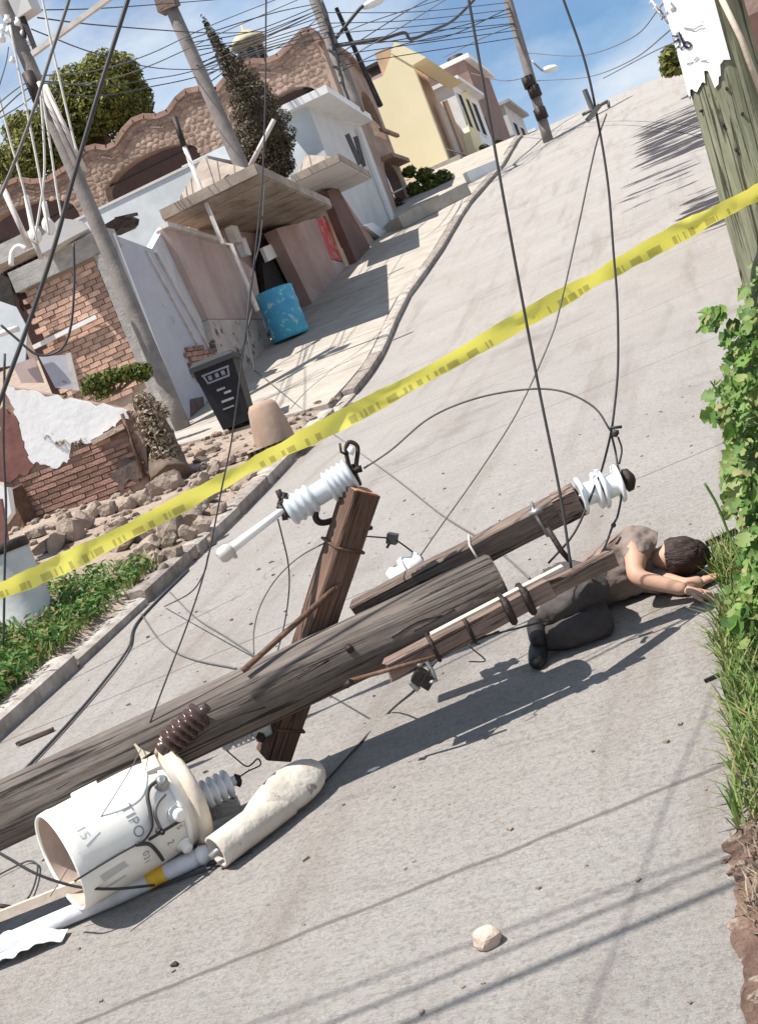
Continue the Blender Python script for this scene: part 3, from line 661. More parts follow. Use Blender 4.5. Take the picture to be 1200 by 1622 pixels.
for pts in ([(547, 214), (553, 211), (574, 258), (568, 262)], [(560, 217), (566, 215), (580, 262), (575, 265)]):
    p = Xp(-8.47); mb = MB(); mb.slab(pxs(p, pts), [], .03, p[1]); mb.build('window', 'iron', fh)
mb = MB(); mb.bar(atX(567, 203, -8.40), atX(628, 366, -8.40), .09, .09); mb.build('downpipe', 'white', fh)
mb = MB()
q = [atX(578, 357, -8.2), atX(590, 352, -8.2), atX(624, 378, -8.2), atX(616, 386, -8.2)]
mb.add(q+[p+Vector((-.35, 0, .06)) for p in q], [(0, 1, 2, 3), (7, 6, 5, 4), (0, 4, 5, 1), (1, 5, 6, 2), (2, 6, 7, 3), (3, 7, 4, 0)]); mb.build('awning', 'white', fh)
for s_ in (.25, .6):
    mb = MB(); mb.bar(Vector((-12.4+4*s_, 30.985, 5.6)), Vector((-12.4+4*s_, 30.985, 9.4)), .05, .03); mb.build('wall_joint', 'lightgrey', fh)

# --- stone mansion with wavy parapet
HY = 36.0; pl = Yp(HY)
mh = empty('stone_mansion', Vector((-14, 36, 6.5)), 'large pink stone mansion with wavy parapet and wide arched openings on the hill', 'mansion')
top = pxs(pl, [(-60, 305), (-30, 322), (0, 308), (14, 291), (32, 284), (52, 288), (78, 285), (100, 271), (120, 258), (137, 237), (155, 232), (172, 235), (186, 227), (198, 207), (213, 191), (231, 184), (250, 185), (268, 178), (282, 158), (297, 145), (318, 141), (345, 143), (360, 125), (375, 106), (398, 97), (422, 98), (442, 90), (462, 71), (478, 54), (491, 47), (499, 54), (507, 67)])
outer = [(top[0][0], 5.5)]+top+[(top[-1][0], 5.5)]
def archpts(x0, x1, z0, rise, drop, n=12):
    cx, rx = (x0+x1)/2, (x1-x0)/2
    return [(x0, z0-drop), (x0, z0)]+[(cx-rx*math.cos(math.pi*i/n), z0+rise*math.sin(math.pi*i/n)) for i in range(1, n)]+[(x1, z0), (x1, z0-drop)]
A1l, A1r = pl[0](166, 305), pl[0](316, 241); ap1 = pl[0](247, 236)
A2l, A2r = pl[0](410, 186), pl[0](509, 150); ap2 = pl[0](458, 140)
A0l, A0r = pl[0](-70, 372), pl[0](122, 330); ap0 = pl[0](40, 321)
arches = [archpts(A1l[0], A1r[0], A1l[1]-.1, ap1[1]-A1l[1]+.1, 1.6), archpts(A2l[0], A2r[0]-.1, A2l[1]-.1, ap2[1]-A2l[1]+.1, 1.6), archpts(A0l[0], A0r[0], A0r[1]-.1, ap0[1]-A0r[1]+.1, 2.6)]
mb = MB(); mb.slab(outer, arches, .45, pl[1]); mb.build('front_wall', 'mortar', mh)
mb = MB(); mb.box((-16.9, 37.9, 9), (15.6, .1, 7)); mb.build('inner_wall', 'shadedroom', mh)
for ai, ar in enumerate(arches):
    x0, x1 = ar[0][0], ar[-1][0]; zz = ar[1][1]
    mb = MB(); n = int((x1-x0)/.16)
    for i in range(n+1): mb.bar(Vector((x0+(x1-x0)*i/n, 36.2, zz-1.2)), Vector((x0+(x1-x0)*i/n, 36.2, zz+.26)), .035, .03)
    mb.bar(Vector((x0, 36.2, zz+.26)), Vector((x1, 36.2, zz+.26)), .05, .05); mb.build('railing', 'iron', mh)
# coping courses that follow the parapet
for off, wd, nm in ((0.0, .16, 'coping'), (-.34, .07, 'string_course')):
    mb = MB()
    for (a, b) in zip(top[:-1], top[1:]):
        if off and (a[0] < -22 or b[0] > -8.7): continue
        za, zb = (a[1]+off, b[1]+off)
        mb.bar(Vector((a[0]-.01, HY+(.1 if off == 0 else -.02), za)), Vector((b[0]+.01, HY+(.1 if off == 0 else -.02), zb)), .5 if off == 0 else .1, wd)
    mb.build(nm, 'copingstone', mh)
# rubble masonry stones
stone_me = []
for k in range(5):
    mb = MB(); mb.blob((0, 0, 0), (.12, .022, .075), seed=k+3, amp=.3, sub=1, flat=True, sq=.7); o = mb.build('masonry_stone', 'cutstone', Mx=Matrix.Identity(4)); stone_me.append(o.data); COL.objects.unlink(o); bpy.data.objects.remove(o)
cells = []
zz = 10.2; row = 0
while zz < 12.9:
    x = -21.6+(row % 2)*.14
    while x < -9.05:
        w = random.uniform(.19, .3); c = (x+w/2, zz+random.uniform(-.03, .03)); x += w
        if inpoly(c, outer) and not any(inpoly(c, a) for a in arches): cells.append((c, w))
    zz += .145; row += 1
random.shuffle(cells); rest = []
for i, (c, w) in enumerate(cells):
    Mx = Matrix.Translation(Vector((c[0], HY-.006, c[1]))) @ Matrix.Rotation(random.uniform(-.3, .3), 4, 'Y') @ Matrix.Diagonal((w/.25, 1, random.uniform(.8, 1.1), 1))
    if i < 300: inst('masonry_stone', random.choice(stone_me), Mx, mh)
    else: rest.append(Mx)
mb = MB()
for Mx in rest:
    me = random.choice(stone_me); mb.add([Mx @ v.co for v in me.vertices], [tuple(f.vertices) for f in me.polygons])
tag(mb.build('masonry_stone', 'cutstone', mh), kind='stuff')
# street side of the mansion
xs_ = Xp(top[-1][0]+.02); XH = top[-1][0]
yo = [(36.03, 5.5), (40.25, 5.5), (40.25, 11.7), (39.5, 11.95), (38.6, 12.2), (37.4, 12.12), (36.03, 12.3)]
sideh = [archpts(38.35, 39.85, 10.45, .7, .85), archpts(37.9, 39.5, 8.2, .55, 1.3), archpts(36.35, 36.95, 10.95, .33, .6)]
mb = MB(); mb.slab(yo, sideh, .35, xs_[1]); mb.build('side_wall', 'mortar', mh)
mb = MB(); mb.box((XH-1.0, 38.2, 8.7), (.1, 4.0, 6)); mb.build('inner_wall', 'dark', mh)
mb = MB()
for i in range(10): mb.bar(Vector((XH+.35, 38.05+.22*i, 8.8)), Vector((XH+.35, 38.05+.22*i, 9.6)), .06, .06)
mb.bar(Vector((XH+.35, 38.0, 9.62)), Vector((XH+.35, 40.1, 9.62)), .12, .1); mb.box((XH+.22, 39.05, 8.75), (.44, 2.1, .14)); mb.build('balcony', 'copingstone', mh)
mb = MB(); mb.bar(Vector((XH+.02, 36, 12.34)), Vector((XH+.02, 38.6, 12.22)), .3, .14); mb.bar(Vector((XH+.02, 38.6, 12.22)), Vector((XH+.02, 40.25, 11.76)), .3, .14); mb.build('side_coping', 'copingstone', mh)
# cupola
c0 = atY(409, 110, 39); cup = MB()
Mz = Matrix.Translation(Vector((c0.x, 39, 12.35))) @ Matrix.Rotation(-math.pi/2, 4, 'Y')
cup.lathe([(0, .46), (1.7, .46), (1.73, .58), (1.82, .62), (1.88, .56), (1.98, .5), (2.12, .32), (2.2, .12), (2.22, .05), (2.42, .03)], Mz, 16)
cu_ = empty('cupola', Vector((c0.x, 39, 12.35)), 'small cream domed cupola rising above the stone parapet', 'cupola')
cup.build('drum', 'cupola', cu_)
for a in (-2.1, -1.3, -.5):
    mb = MB(); p = Vector((c0.x+.44*math.cos(a), 39+.44*math.sin(a), 13.6)); rt = Vector((-math.sin(a), math.cos(a), 0)); nn = Vector((math.cos(a), math.sin(a), 0))
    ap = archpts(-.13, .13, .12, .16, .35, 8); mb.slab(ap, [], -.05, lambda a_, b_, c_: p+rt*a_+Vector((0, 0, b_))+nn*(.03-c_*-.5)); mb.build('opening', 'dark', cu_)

# --- yellow house
JY = 46.0; pl = Yp(JY)
yh = empty('yellow_house', Vector((-9, 46, 8.9)), 'tall cream yellow house with brown recessed porch near the top of the street', 'house')
fr = pxs(pl, [(570, 137), (607, 120), (625, 70), (653, 103), (718, 276), (640, 285)])
mb = MB(); mb.slab(fr, [], .3, pl[1]); mb.build('end_wall', 'cream', yh)
xJ = pl[0](653, 103)[0]
mb = MB(); mb.box((xJ-1.0, 49.5, 11.45), (.5, 6.5, 5.1)); mb.build('porch_back', 'tanwall', yh)
pj = Xp(xJ+.02)
slabX(xJ, [(727, 150), (741, 143), (769, 252), (757, 255)], .35, 'porch_pillar', 'cream', yh)
slabX(xJ-.2, [(703, 160), (708, 158), (741, 246), (737, 250)], .1, 'porch_post', 'tanwall', yh)
rf = [Vector((q[0], 45.94, q[1])) for q in pxs(pl, [(619, 84), (625, 66), (675, 91), (653, 104)])]; bk = [p+Vector((0, 6.6, 0)) for p in rf]
mb = MB(); mb.add(rf+bk, [(0, 1, 2, 3), (7, 6, 5, 4), (0, 4, 5, 1), (1, 5, 6, 2), (2, 6, 7, 3), (3, 7, 4, 0)]); mb.build('roof', 'cream', yh)
mb = MB(); mb.box((xJ-.3, 49.2, 8.95), (1.6, 6.6, .5)); mb.build('plinth', 'walk', yh)
mb = MB(); mb.bar(Vector((xJ-.1, 46.4, 9.75)), Vector((xJ-.1, 52, 9.95)), .04, .05); mb.build('rail', 'slat', yh)
# house behind to the left of the yellow one
o = empty('roof_shed', atY(595, 115, 52), 'small brick room with dark roof edge behind the yellow house', 'shed')
p = atY(598, 118, 52); mb = MB(); mb.box((p.x-.2, 53, p.z-1.2), (1.9, 2, 2.4)); mb.build('wall', 'pinkplaster', o)
p = atY(592, 98, 51.9); mb = MB(); mb.box((p.x-.1, 53, p.z-.1), (2.2, 2.2, .14)); mb.build('roof', 'iron', o)
# --- houses at the crest
def crest_house(name, label, X, y0, y1, z0, z1, wallm, roofm, wins, depth=4):
    root = empty(name, Vector((X-depth/2, (y0+y1)/2, z0)), label, 'house')
    mb = MB(); mb.box((X-depth/2, (y0+y1)/2, (z0+z1)/2), (depth, y1-y0, z1-z0)); mb.build('wall', wallm, root)
    mb = MB(); mb.box((X-depth/2+.15, (y0+y1)/2, z1+.08), (depth+.5, y1-y0+.3, .16)); mb.build('roof', roofm, root)
    for (yy, zz, w, h) in wins:
        f = MB(); f.box((X+.02, yy, zz), (.06, w+.16, h+.16)); fo = f.build('window', 'white', root)
        f = MB(); f.box((X+.055, yy, zz), (.02, w, h)); f.build('pane', 'dark', fo)
    return root
crest_house('white_house', 'white house with dark windows just past the yellow house', -8.3, 53.6, 59.5, 8.6, 13.4, 'white', 'white', [(54.4, 12.2, .7, 1.5), (56.0, 12.2, .7, 1.5), (57.6, 12.2, .9, 1.5), (55.0, 10.2, .7, .8), (57.2, 10.2, 1.2, 1.4)])
h = empty('brown_roof_house', Vector((-8.5, 63, 9)), 'house with steep brown tiled gable wall on the crest', 'house')
mb = MB(); mb.box((-9.9, 63.2, 12.0), (3.2, 6.6, 7.0)); mb.build('wall', 'brownwall2', h); mb = MB(); mb.box((-9.8, 63.2, 15.6), (3.6, 6.9, .2)); mb.build('roof', 'white', h)
crest_house('grey_house', 'low grey house with sloping roof edge on the crest', -8.2, 67.5, 74, 8.4, 14.2, 'lightgrey', 'beam', [(69, 12.6, 1.2, 1.4), (71.5, 12.6, 1.2, 1.4), (69.5, 10.6, 1.2, 1.6)])
crest_house('dark_house', 'small dark fronted house at the far left of the crest pole', -8.2, 75.0, 81, 8.0, 13.4, 'brownwall2', 'white', [(76.5, 12.2, 1.6, 1.2), (78.8, 11.0, 2.2, 2.4), (76.4, 10.0, 1.4, 1.4)])
tk = MB(); p = atY(722, 96, 62); tk.tube([Vector((p.x, 62, 15.6)), Vector((p.x, 62, 16.3))], .42, 12); tag(tk.build('water_tank', 'iron'), 'dark water tank on the brown gabled house roof', 'tank')

# --- house on the right behind the wooden pole
rh = empty('right_house', Vector((3.2, 15, 2.5)), 'tan walled house with painted dark shadow behind the mossy wooden pole', 'house')
p = at(1168, 60, 12.5)
mb = MB(); mb.box((p.x+2.2, p.y+3, 3.6), (4.2, 6, 5.0)); mb.build('wall', 'mortar', rh)
mb = MB(); mb.box((p.x+2.0, p.y+2.8, 2.7), (4.3, 6, 2.6)); mb.build('painted_shadow', 'brownwall', rh)  # shadow on the tan wall, painted as a dark brown block
# --- house far left
lh = empty('red_room', Vector((-14, 20.5, 3)), 'dark red room with lattice opening at the left edge behind the brick house', 'house')
p1 = atY(-30, 345, 22); p2 = atY(62, 345, 22)
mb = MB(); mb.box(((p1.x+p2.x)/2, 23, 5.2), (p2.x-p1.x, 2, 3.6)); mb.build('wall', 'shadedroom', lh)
mb = MB(); mb.box(((p1.x+p2.x)/2+.1, 21.8, 7.05), (p2.x-p1.x+.4, 1.0, .35)); mb.build('roof', 'beam', lh)
mb = MB()
for i in range(10):
    x = p1.x+(p2.x-p1.x)*i/9; mb.bar(Vector((x, 21.93, 6.3)), Vector((x+.25, 21.93, 6.85)), .03, .03); mb.bar(Vector((x+.25, 21.93, 6.3)), Vector((x, 21.93, 6.85)), .03, .03)
mb.build('lattice', 'iron', lh)

# ================================================================== LEFT BANK
# low retaining wall: whitewashed upper part, bare red brick below
A, B = at(14, 850, 14.2), ground(302, 752)
dirw = Vector((B.x-A.x, B.y-A.y, 0)); lenw = dirw.length; dirw.normalize(); nw = Vector((dirw.y, -dirw.x, 0))
if nw.dot(CAM-A) < 0: nw = -nw
def wallpt(x, y, off=0):
    r = ray(x, y); n = nw; t = (A+n*off-CAM).dot(n)/r.dot(n); p = CAM+r*t; return ((p-A).dot(dirw), p.z)
w3 = lambda a, b, c: Vector((A.x, A.y, 0))+dirw*a+Vector((0, 0, b))-nw*c
low = empty('retaining_wall', A.lerp(B, .5), 'low retaining wall of weathered red brick with a white limewashed end below the brick house', 'wall')
cap_pts = [wallpt(*p) for p in ((4, 612), (60, 622), (120, 634), (205, 650), (226, 655), (238, 772), (200, 800), (95, 828), (10, 865))]
mb = MB(); mb.slab([(a, b) for a, b in cap_pts], [], .25, w3); mb.build('core_wall', 'oldmortar', low)
def jag(pts, amp, n=7):
    o_ = []
    for (a, b) in zip(pts, pts[1:]+pts[:1]):
        for k_ in range(n):
            t = k_/n; q = (a[0]+(b[0]-a[0])*t, a[1]+(b[1]-a[1])*t); w_ = amp*(0 if k_ == 0 else 1)
            o_.append((q[0]+w_*noise.noise(Vector((q[0]*11, q[1]*11, 1))), q[1]+w_*noise.noise(Vector((q[0]*11, q[1]*11, 8)))))
    return o_
wp = [wallpt(*p) for p in ((8, 610), (60, 620), (120, 632), (203, 650), (206, 664), (165, 684), (150, 700), (118, 700), (108, 733), (82, 738), (55, 735), (45, 716), (28, 660))]
mb = MB(); mb.slab(wp[:2]+wp[2:4]+jag(wp[4:], .10)[:-7] if False else jag(wp, .07), [], .03, lambda a, b, c: w3(a, b, c-.035)); mb.build('limewash', 'whitewall', low)
redp = [wallpt(*p) for p in ((0, 650), (26, 658), (44, 716), (56, 737), (18, 765), (-6, 760))]
mb = MB(); mb.slab(jag(redp, .08), [], .03, lambda a, b, c: w3(a, b, c-.035)); mb.build('red_stripe', 'faded', low)
rot_up = Vector((0, 0, 1))
bricks(low, [wallpt(*p) for p in ((60, 742), (84, 742), (112, 738), (122, 706), (152, 706), (205, 668), (232, 760), (190, 795), (95, 822), (24, 832), (16, 770))], lambda a, b, c: w3(a, b, c), dirw, rot_up, -nw, 'brick', 'oldbrick', .27, .062, .08, .03, 300, .08)
mb = MB(); mb.slab(jag([wallpt(*p) for p in ((182, 742), (196, 726), (222, 728), (232, 752), (186, 775))], .12), [], .02, lambda a, b, c: w3(a, b, c-.04)); mb.build('soot_patch', 'soot', low)
mb = MB(); a = w3(*wallpt(150, 700), -.06); b = w3(*wallpt(200, 674), -.06); mb.bar(a, b, .1, .06); mb.build('ledge', 'mortarlight', low)
mb = MB(); a = w3(*wallpt(196, 655), -.07); b = w3(*wallpt(232, 755), -.07); mb.tube([a, b], .022, 6); tag(mb.build('rusty_pipe', 'rust'), 'thin rusty pipe leaning on the low red brick wall', 'pipe')
# clutter between low wall and brick house
def quadboard(name, pts, d, th, material, label, cat):
    P = [at(x, y, d) for x, y in pts]; n = (P[1]-P[0]).cross(P[2]-P[0]).normalized()*th
    mb = MB(); m = len(P); mb.add(P+[p+n for p in P], [tuple(range(m)), tuple(range(2*m-1, m-1, -1))]+[(i, (i+1) % m, m+(i+1) % m, m+i) for i in range(m)])
    return tag(mb.build(name, material), label, cat)
quadboard('metal_sheet', ((62, 565), (104, 562), (122, 618), (88, 614)), 19.0, .03, 'greyplaster', 'grey sheet leaning below the brick wall behind the white limewash', 'sheet')
quadboard('plywood_board', ((20, 578), (55, 566), (70, 606), (34, 606)), 19.0, .03, 'pinkplaster', 'pinkish board propped behind the white limewashed wall', 'board')
quadboard('wooden_post', ((104, 560), (112, 558), (126, 618), (116, 618)), 18.6, .06, 'conduit', 'pale upright post beside the grey sheet', 'post')
quadboard('tarp', ((-20, 470), (26, 486), (44, 520), (40, 575), (-20, 585)), 19.3, .05, 'blueplaster', 'bluish grey tarp hanging at the left edge below the roof beam', 'tarp')
quadboard('scrap_sheet', ((-20, 425), (14, 440), (34, 520), (24, 490), (-20, 500)), 19.6, .05, 'iron', 'dark panel under the far left roof corner', 'panel')
mb = MB(); mb.tube([at(-10, 532, 18.8), at(30, 520, 18.8)], .05, 8); tag(mb.build('white_pipe', 'white'), 'stubby white pipe sticking out at the left edge', 'pipe')
mb = MB(); mb.tube(spline([at(18, 420, 18.6), at(20, 400, 18.6), at(30, 390, 18.6), at(42, 395, 18.6)], 6), .04, 8); tag(mb.build('bent_pipe', 'white'), 'white bent pipe standing on the brick house roof edge', 'pipe')
quadboard('roof_junk', ((60, 382), (95, 345), (130, 350), (140, 362), (120, 372), (66, 402)), 19.2, .3, 'lightgrey', 'heap of pale sacks and wires on the brick house roof', 'sacks')
mb = MB(); p = at(188, 360, 20.2); mb.blob(p, (.34, .25, .11), 5, .35, 2, flat=True, sq=.7); mb.bar(p+Vector((.1, -.2, .1)), p+Vector((.5, -.2, .02)), .06, .05); tag(mb.build('roof_tub', 'iron'), 'dark broken tub on the roof beside the grey pole', 'tub')
# conduit masts above roofs
def mast(name, pts, d, r, material, label, cat='mast'):
    mb = MB(); mb.tube([at(x, y, d) for x, y in pts], r, 8); return tag(mb.build(name, material), label, cat)
mast('service_mast', ((276, 185), (292, 232)), 21.4, .055, 'iron', 'dark rusty top of the electric service mast beside the canopy')
mast('service_mast', ((292, 232), (352, 386), (366, 388), (408, 492)), 21.4, .045, 'conduit', 'tall pale service mast running down in front of the gate canopy')
mast('service_mast', ((6, 300), (48, 392)), 18.3, .045, 'conduit', 'pale conduit mast at the far left above the red room')
mast('service_mast', ((42, 310), (56, 385), (66, 410)), 18.3, .04, 'conduit', 'pale conduit mast with weatherhead second from left edge')
mast('service_mast', ((70, 320), (78, 360)), 18.3, .045, 'cablewhite', 'short pale conduit stub with weatherhead over the brick house')
for i, (x, y) in enumerate(((56, 372), (77, 358))):
    mb = MB(); mb.blob(at(x, y, 18.25), (.1, .1, .14), i+4, .2, 2); tag(mb.build('weatherhead', 'white'), ('white weatherhead fitting on the second mast from the left', 'white weatherhead fitting on the short conduit stub')[i], 'fitting')
mast('roof_pole', ((396, 263), (434, 190)), 25.0, .05, 'conduit', 'short pale pole sticking up from the gate canopy in front of cypress', 'pole')
mb = MB(); p = at(433, 192, 25); mb.tube([at(434, 190, 25), at(436, 186, 25)], .06, 6)

# rubble stones
stones = [(268, 768, 44, 26), (232, 790, 26, 22), (208, 800, 26, 16), (278, 838, 34, 34), (306, 822, 28, 22), (301, 845, 18, 22), (322, 838, 30, 24), (318, 806, 26, 16), (222, 846, 40, 28), (200, 858, 34, 22), (166, 862, 30, 18), (276, 878, 26, 20), (240, 866, 30, 22), (252, 884, 20, 14), (116, 842, 34, 34), (138, 828, 22, 28), (92, 862, 30, 20), (150, 812, 24, 18), (172, 808, 24, 16), (72, 868, 24, 16), (190, 830, 22, 14), (330, 790, 24, 14), (348, 806, 20, 14), (300, 790, 30, 18), (340, 745, 26, 14), (362, 732, 22, 12), (318, 765, 24, 14), (340, 712, 18, 10), (318, 720, 16, 10), (258, 905, 20, 12), (140, 880, 22, 14), (300, 880, 22, 12), (270, 858, 22, 16), (330, 862, 20, 12), (105, 822, 20, 14), (60, 845, 22, 14), (350, 778, 16, 10), (212, 880, 22, 12)]
for i, (x, y, w, h) in enumerate(stones):
    p = ground(x, y+h*.4); d = (p-CAM).dot(FW); a = w*d/FPX*.64; b = h*d/FPX*.60
    mb = MB(); mb.blob((0, 0, 0), (a, a*random.uniform(.7, 1), b*1.05), seed=i+11, amp=.26, sub=2, flat=True, sq=.55)
    o = mb.build('rubble_stone', 'stone', Mx=Matrix.Translation(p+Vector((0, 0, b*.75))) @ Matrix.Rotation(random.uniform(-.6, .6)-.35, 4, FW))
    sz = 'large' if w*h > 800 else 'small' if w*h < 330 else 'medium'; wh = 'at the foot of the bark stump' if x > 215 and y < 800 else 'near the cement cylinder' if x < 130 else 'below the red brick wall' if x < 225 else 'by the kerb under the tape' if y > 800 else 'on the pavement edge below the clay block'
    tag(o, '%s broken brown rubble stone %s' % (sz, wh), 'stone', 'loose stones on the left bank')
# small rubble: uncountable
mb = MB()
for i in range(520):
    x = random.uniform(-8.2, -4.95); y = random.uniform(8.6, 15.5)
    s_ = random.uniform(.012, .06); mb.blob((x, y, gz(x, y)+s_*.3), (s_*1.2, s_, s_*.7), i, .35, 1, flat=True) if s_ > .03 else mb.box((x, y, gz(x, y)+s_*.3), (s_*2, s_*1.6, s_), Matrix.Rotation(random.random()*3, 3, 'Z'), s_*.3)
tag(mb.build('rubble_gravel', 'stone', origin=Vector((-6, 12, 1.5))), kind='stuff')
# dark grey cylinder post at left and neighbours
p0 = ground(50, 985)
mb = MB(); dd = (p0-CAM).dot(FW); r0 = .205
mb.lathe([(0, r0*1.02), (.03, r0), (.6, r0*.97), (.66, r0*.97), (.66, r0*.8), (.60, r0*.78)], Matrix.Translation(p0-Vector((0, 0, .05))) @ Matrix.Rotation(-math.pi/2, 4, 'Y'), 28)
cy = empty('cement_cylinder', p0, 'short pale cement cylinder with dark rim standing in grass at left', 'cylinder'); mb.build('body', 'cyl', cy)
mb = MB(); mb.lathe([(.60, r0*1.03), (.67, r0*1.03), (.68, r0*.8), (.61, r0*.8)], Matrix.Translation(p0-Vector((0, 0, .04))) @ Matrix.Rotation(-math.pi/2, 4, 'Y'), 28); mb.build('rim', 'iron', cy)
quadboard('red_panel', ((-8, 790), (2, 790), (14, 868), (-8, 875)), 10.9, .06, 'faded', 'red painted panel at the left edge behind the cement cylinder', 'panel')
quadboard('white_box', ((-10, 770), (12, 772), (18, 812), (6, 830), (-10, 822)), 11.4, .15, 'white', 'white box at the left edge above the red panel', 'box')
mb = MB(); p = ground(32, 835); mb.box((p.x, p.y, p.z+.1), (.35, .3, .7), jit=.04); tag(mb.build('dark_crate', 'rust'), 'dark rusty crate at the foot of the low wall beside the white box', 'crate')
quadboard('white_post', ((-8, 935), (2, 930), (12, 1010), (4, 1040), (-8, 1040)), 9.4, .1, 'cyl', 'pale post at the left edge of the grass below the tape', 'post')
# broken concrete lump in the weeds
for (x, y, w, h) in ((66, 1022, 46, 22), (98, 1010, 30, 14)):
    p = ground(x, y); d = (p-CAM).dot(FW); mb = MB(); mb.blob((0, 0, 0), (w*d/FPX*.5, w*d/FPX*.4, h*d/FPX*.6), 31, .3, 2, flat=True)
    tag(mb.build('concrete_lump', 'mortarlight', Mx=Matrix.Translation(p)), ('larger' if w > 40 else 'smaller')+' tan concrete lump among the weeds by the kerb', 'lump')

# bin, barrel, clay block
pb = ground(382, 676); dpb = (pb-CAM).dot(FW); az = R_(14)
Bm = Matrix.Translation(pb) @ Matrix.Rotation(az, 4, 'Z')
bn = empty('wheeled_bin', pb, 'black wheeled rubbish bin with grey markings standing on the pavement edge', 'bin', Mx=Bm)
def taper(mb, z0, z1, w0, d0, w1, d1, yo=0):
    vs = [Vector((sx*w/2, sy*d/2+yo, z)) for z, w, d in ((z0, w0, d0), (z1, w1, d1)) for sx, sy in ((-1, -1), (1, -1), (1, 1), (-1, 1))]
    return mb.add(vs, [(3, 2, 1, 0), (4, 5, 6, 7), (0, 1, 5, 4), (1, 2, 6, 5), (2, 3, 7, 6), (3, 0, 4, 7)])
mb = MB(); taper(mb, .04, .92, .42, .46, .58, .62); mb.build('body', 'bin', bn, Mx=Bm)
mb = MB(); taper(mb, .90, .97, .66, .70, .64, .68); taper(mb, .97, 1.03, .64, .68, .5, .5); mb.build('lid', 'bin', bn, Mx=Bm)
mb = MB(); mb.tube([(-.28, .33, .94), (.28, .33, .94)], .02, 8); mb.build('handle', 'bin', bn, Mx=Bm)
for sx in (-1, 1):
    mb = MB(); mb.lathe([(-.03, .1), (.03, .1)], Bm.inverted() @ Bm @ Matrix.Translation((sx*.24, .22, .1)), 16); mb.build('wheel', 'bin', bn, Mx=Bm)
def bar_front(z, x0, x1, th, y_off=0): # thin raised marking on the tapered front
    yy = lambda z_: -(.23+.08*(z_-.04)/.88)-.006
    mb = MB(); mb.bar(Vector((x0, yy(z), z)), Vector((x1, yy(z), z)), .012, th); return mb
for z, x0, x1, th in ((.82, -.2, .2, .025), (.70, -.16, .16, .025), (.57, -.08, .04, .03), (.50, .0, .1, .03), (.40, -.08, .1, .03), (.30, -.1, .06, .02)):
    bar_front(z, x0, x1, th).build('marking', 'bingrey', bn, Mx=Bm)
for x in (-.18, .18):
    mb = MB(); mb.bar(Vector((x, -.302, .82)), Vector((x*.85, -.294, .70)), .012, .025); mb.build('marking', 'bingrey', bn, Mx=Bm)
for x in (-.1, 0, .09):
    mb = MB(); mb.bar(Vector((x, -.301, .79)), Vector((x, -.296, .73)), .05, .012, up=Vector((0, 1, 0))); mb.build('marking', 'bingrey', bn, Mx=Bm)
pb = ground(462, 535); dq = (pb-CAM).dot(FW); Hb = 80*dq/FPX; rb = 31*dq/FPX
mb = MB(); prf = [(0, rb*.94), (.02, rb)]
for k in range(1, 12):
    x = Hb*k/12; prf += [(x, rb*(1.03 if k in (4, 8) else .985))]
prf += [(Hb-.03, rb), (Hb, rb*.97), (Hb, rb*.85), (Hb-.05, rb*.84)]
tag(mb.lathe(prf, Matrix.Translation(pb) @ Matrix.Rotation(-math.pi/2, 4, 'Y'), 28).build('barrel', 'barrel', Mx=None, origin=pb), 'blotchy turquoise and blue metal barrel in front of the dark gateway', 'barrel')
pc = ground(438, 704); dq = (pc-CAM).dot(FW); k = dq/FPX
mb = MB(); prf = [(-.1, 33*k), (0, 33*k), (30*k, 30*k), (62*k, 24*k), (70*k, 19*k), (72*k, 8*k)]
tag(mb.lathe(prf, Matrix.Translation(pc) @ Matrix.Rotation(-math.pi/2, 4, 'Y'), 20).build('clay_block', 'clay', origin=pc), 'rounded brown clay block standing on the pavement corner above the tape', 'block')
pg = ground(440, 712); mb = MB()
for i in range(7): mb.box(pg+Vector((-.25+.075*i, .0, .03+.0*i)), (.04, .5, .1))
mb.box(pg+Vector((0, 0, -.01)), (.62, .5, .05)); tag(mb.build('drain_grate', 'iron'), 'dark drain grate at the kerb corner under the tape', 'grate')

# ================================================================== STANDING POLES
def upole(name, pb_, pt_, r0, r1, material, label, base_ext=1.0, top_ext=1.5, n=18, bz_=None):
    d = (pt_-pb_).normalized(); b = pb_-d*base_ext*0; t = pt_+d*top_ext
    b = pb_.copy(); k = (pb_.z-(gz(pb_.x, pb_.y) if bz_ is None else bz_)); b = pb_-d*(k/max(d.z, .3)+.1)
    root = empty(name, Vector((b.x, b.y, gz(b.x, b.y) if bz_ is None else bz_)), label, 'utility pole')
    ln = (t-b).length; Mx = frame(b, t-b, Vector((0, 1, .01))); mb = MB()
    mb.lathe([(ln*i/14, r0+(r1-r0)*i/14) for i in range(15)], Matrix.Identity(4), n); mb.build('shaft', material, root, Mx=Mx)
    return root
P1b, P1t = at(300, 702, 19.0), at(12, 20, 19.0)
P1 = upole('utility_pole', P1b, P1t, .132, .108, 'concpole', 'thick grey concrete utility pole standing beside the grey street wall at left', top_ext=.6)
for (x, y, s_) in ((12, 30, .1), (14, 48, .1), (30, 34, .12), (38, 50, .1), (2, 60, .12), (50, 66, .1), (20, 95, .08), (58, 78, .08), (5, 45, .1)):
    mb = MB(); p = at(x, y, 18.85); Mi = frame(p, Vector((.3, .1, 1))); mb.lathe([(-s_*.6, .02), (-s_*.5, s_*.55), (0, s_*.6), (.02, s_*.35), (s_*.5, s_*.45), (s_*.6, .02)], Mi, 10); mb.build('insulator', 'porcelainw', P1)
mb = MB(); mb.box(at(40, 8, 18.8), (.3, .28, .34), jit=.02); mb.build('junction_box', 'lightgrey', P1)
mb = MB(); mb.bar(at(34, 20, 18.8), at(56, 78, 18.8), .07, .07); mb.build('bracket', 'iron', P1)
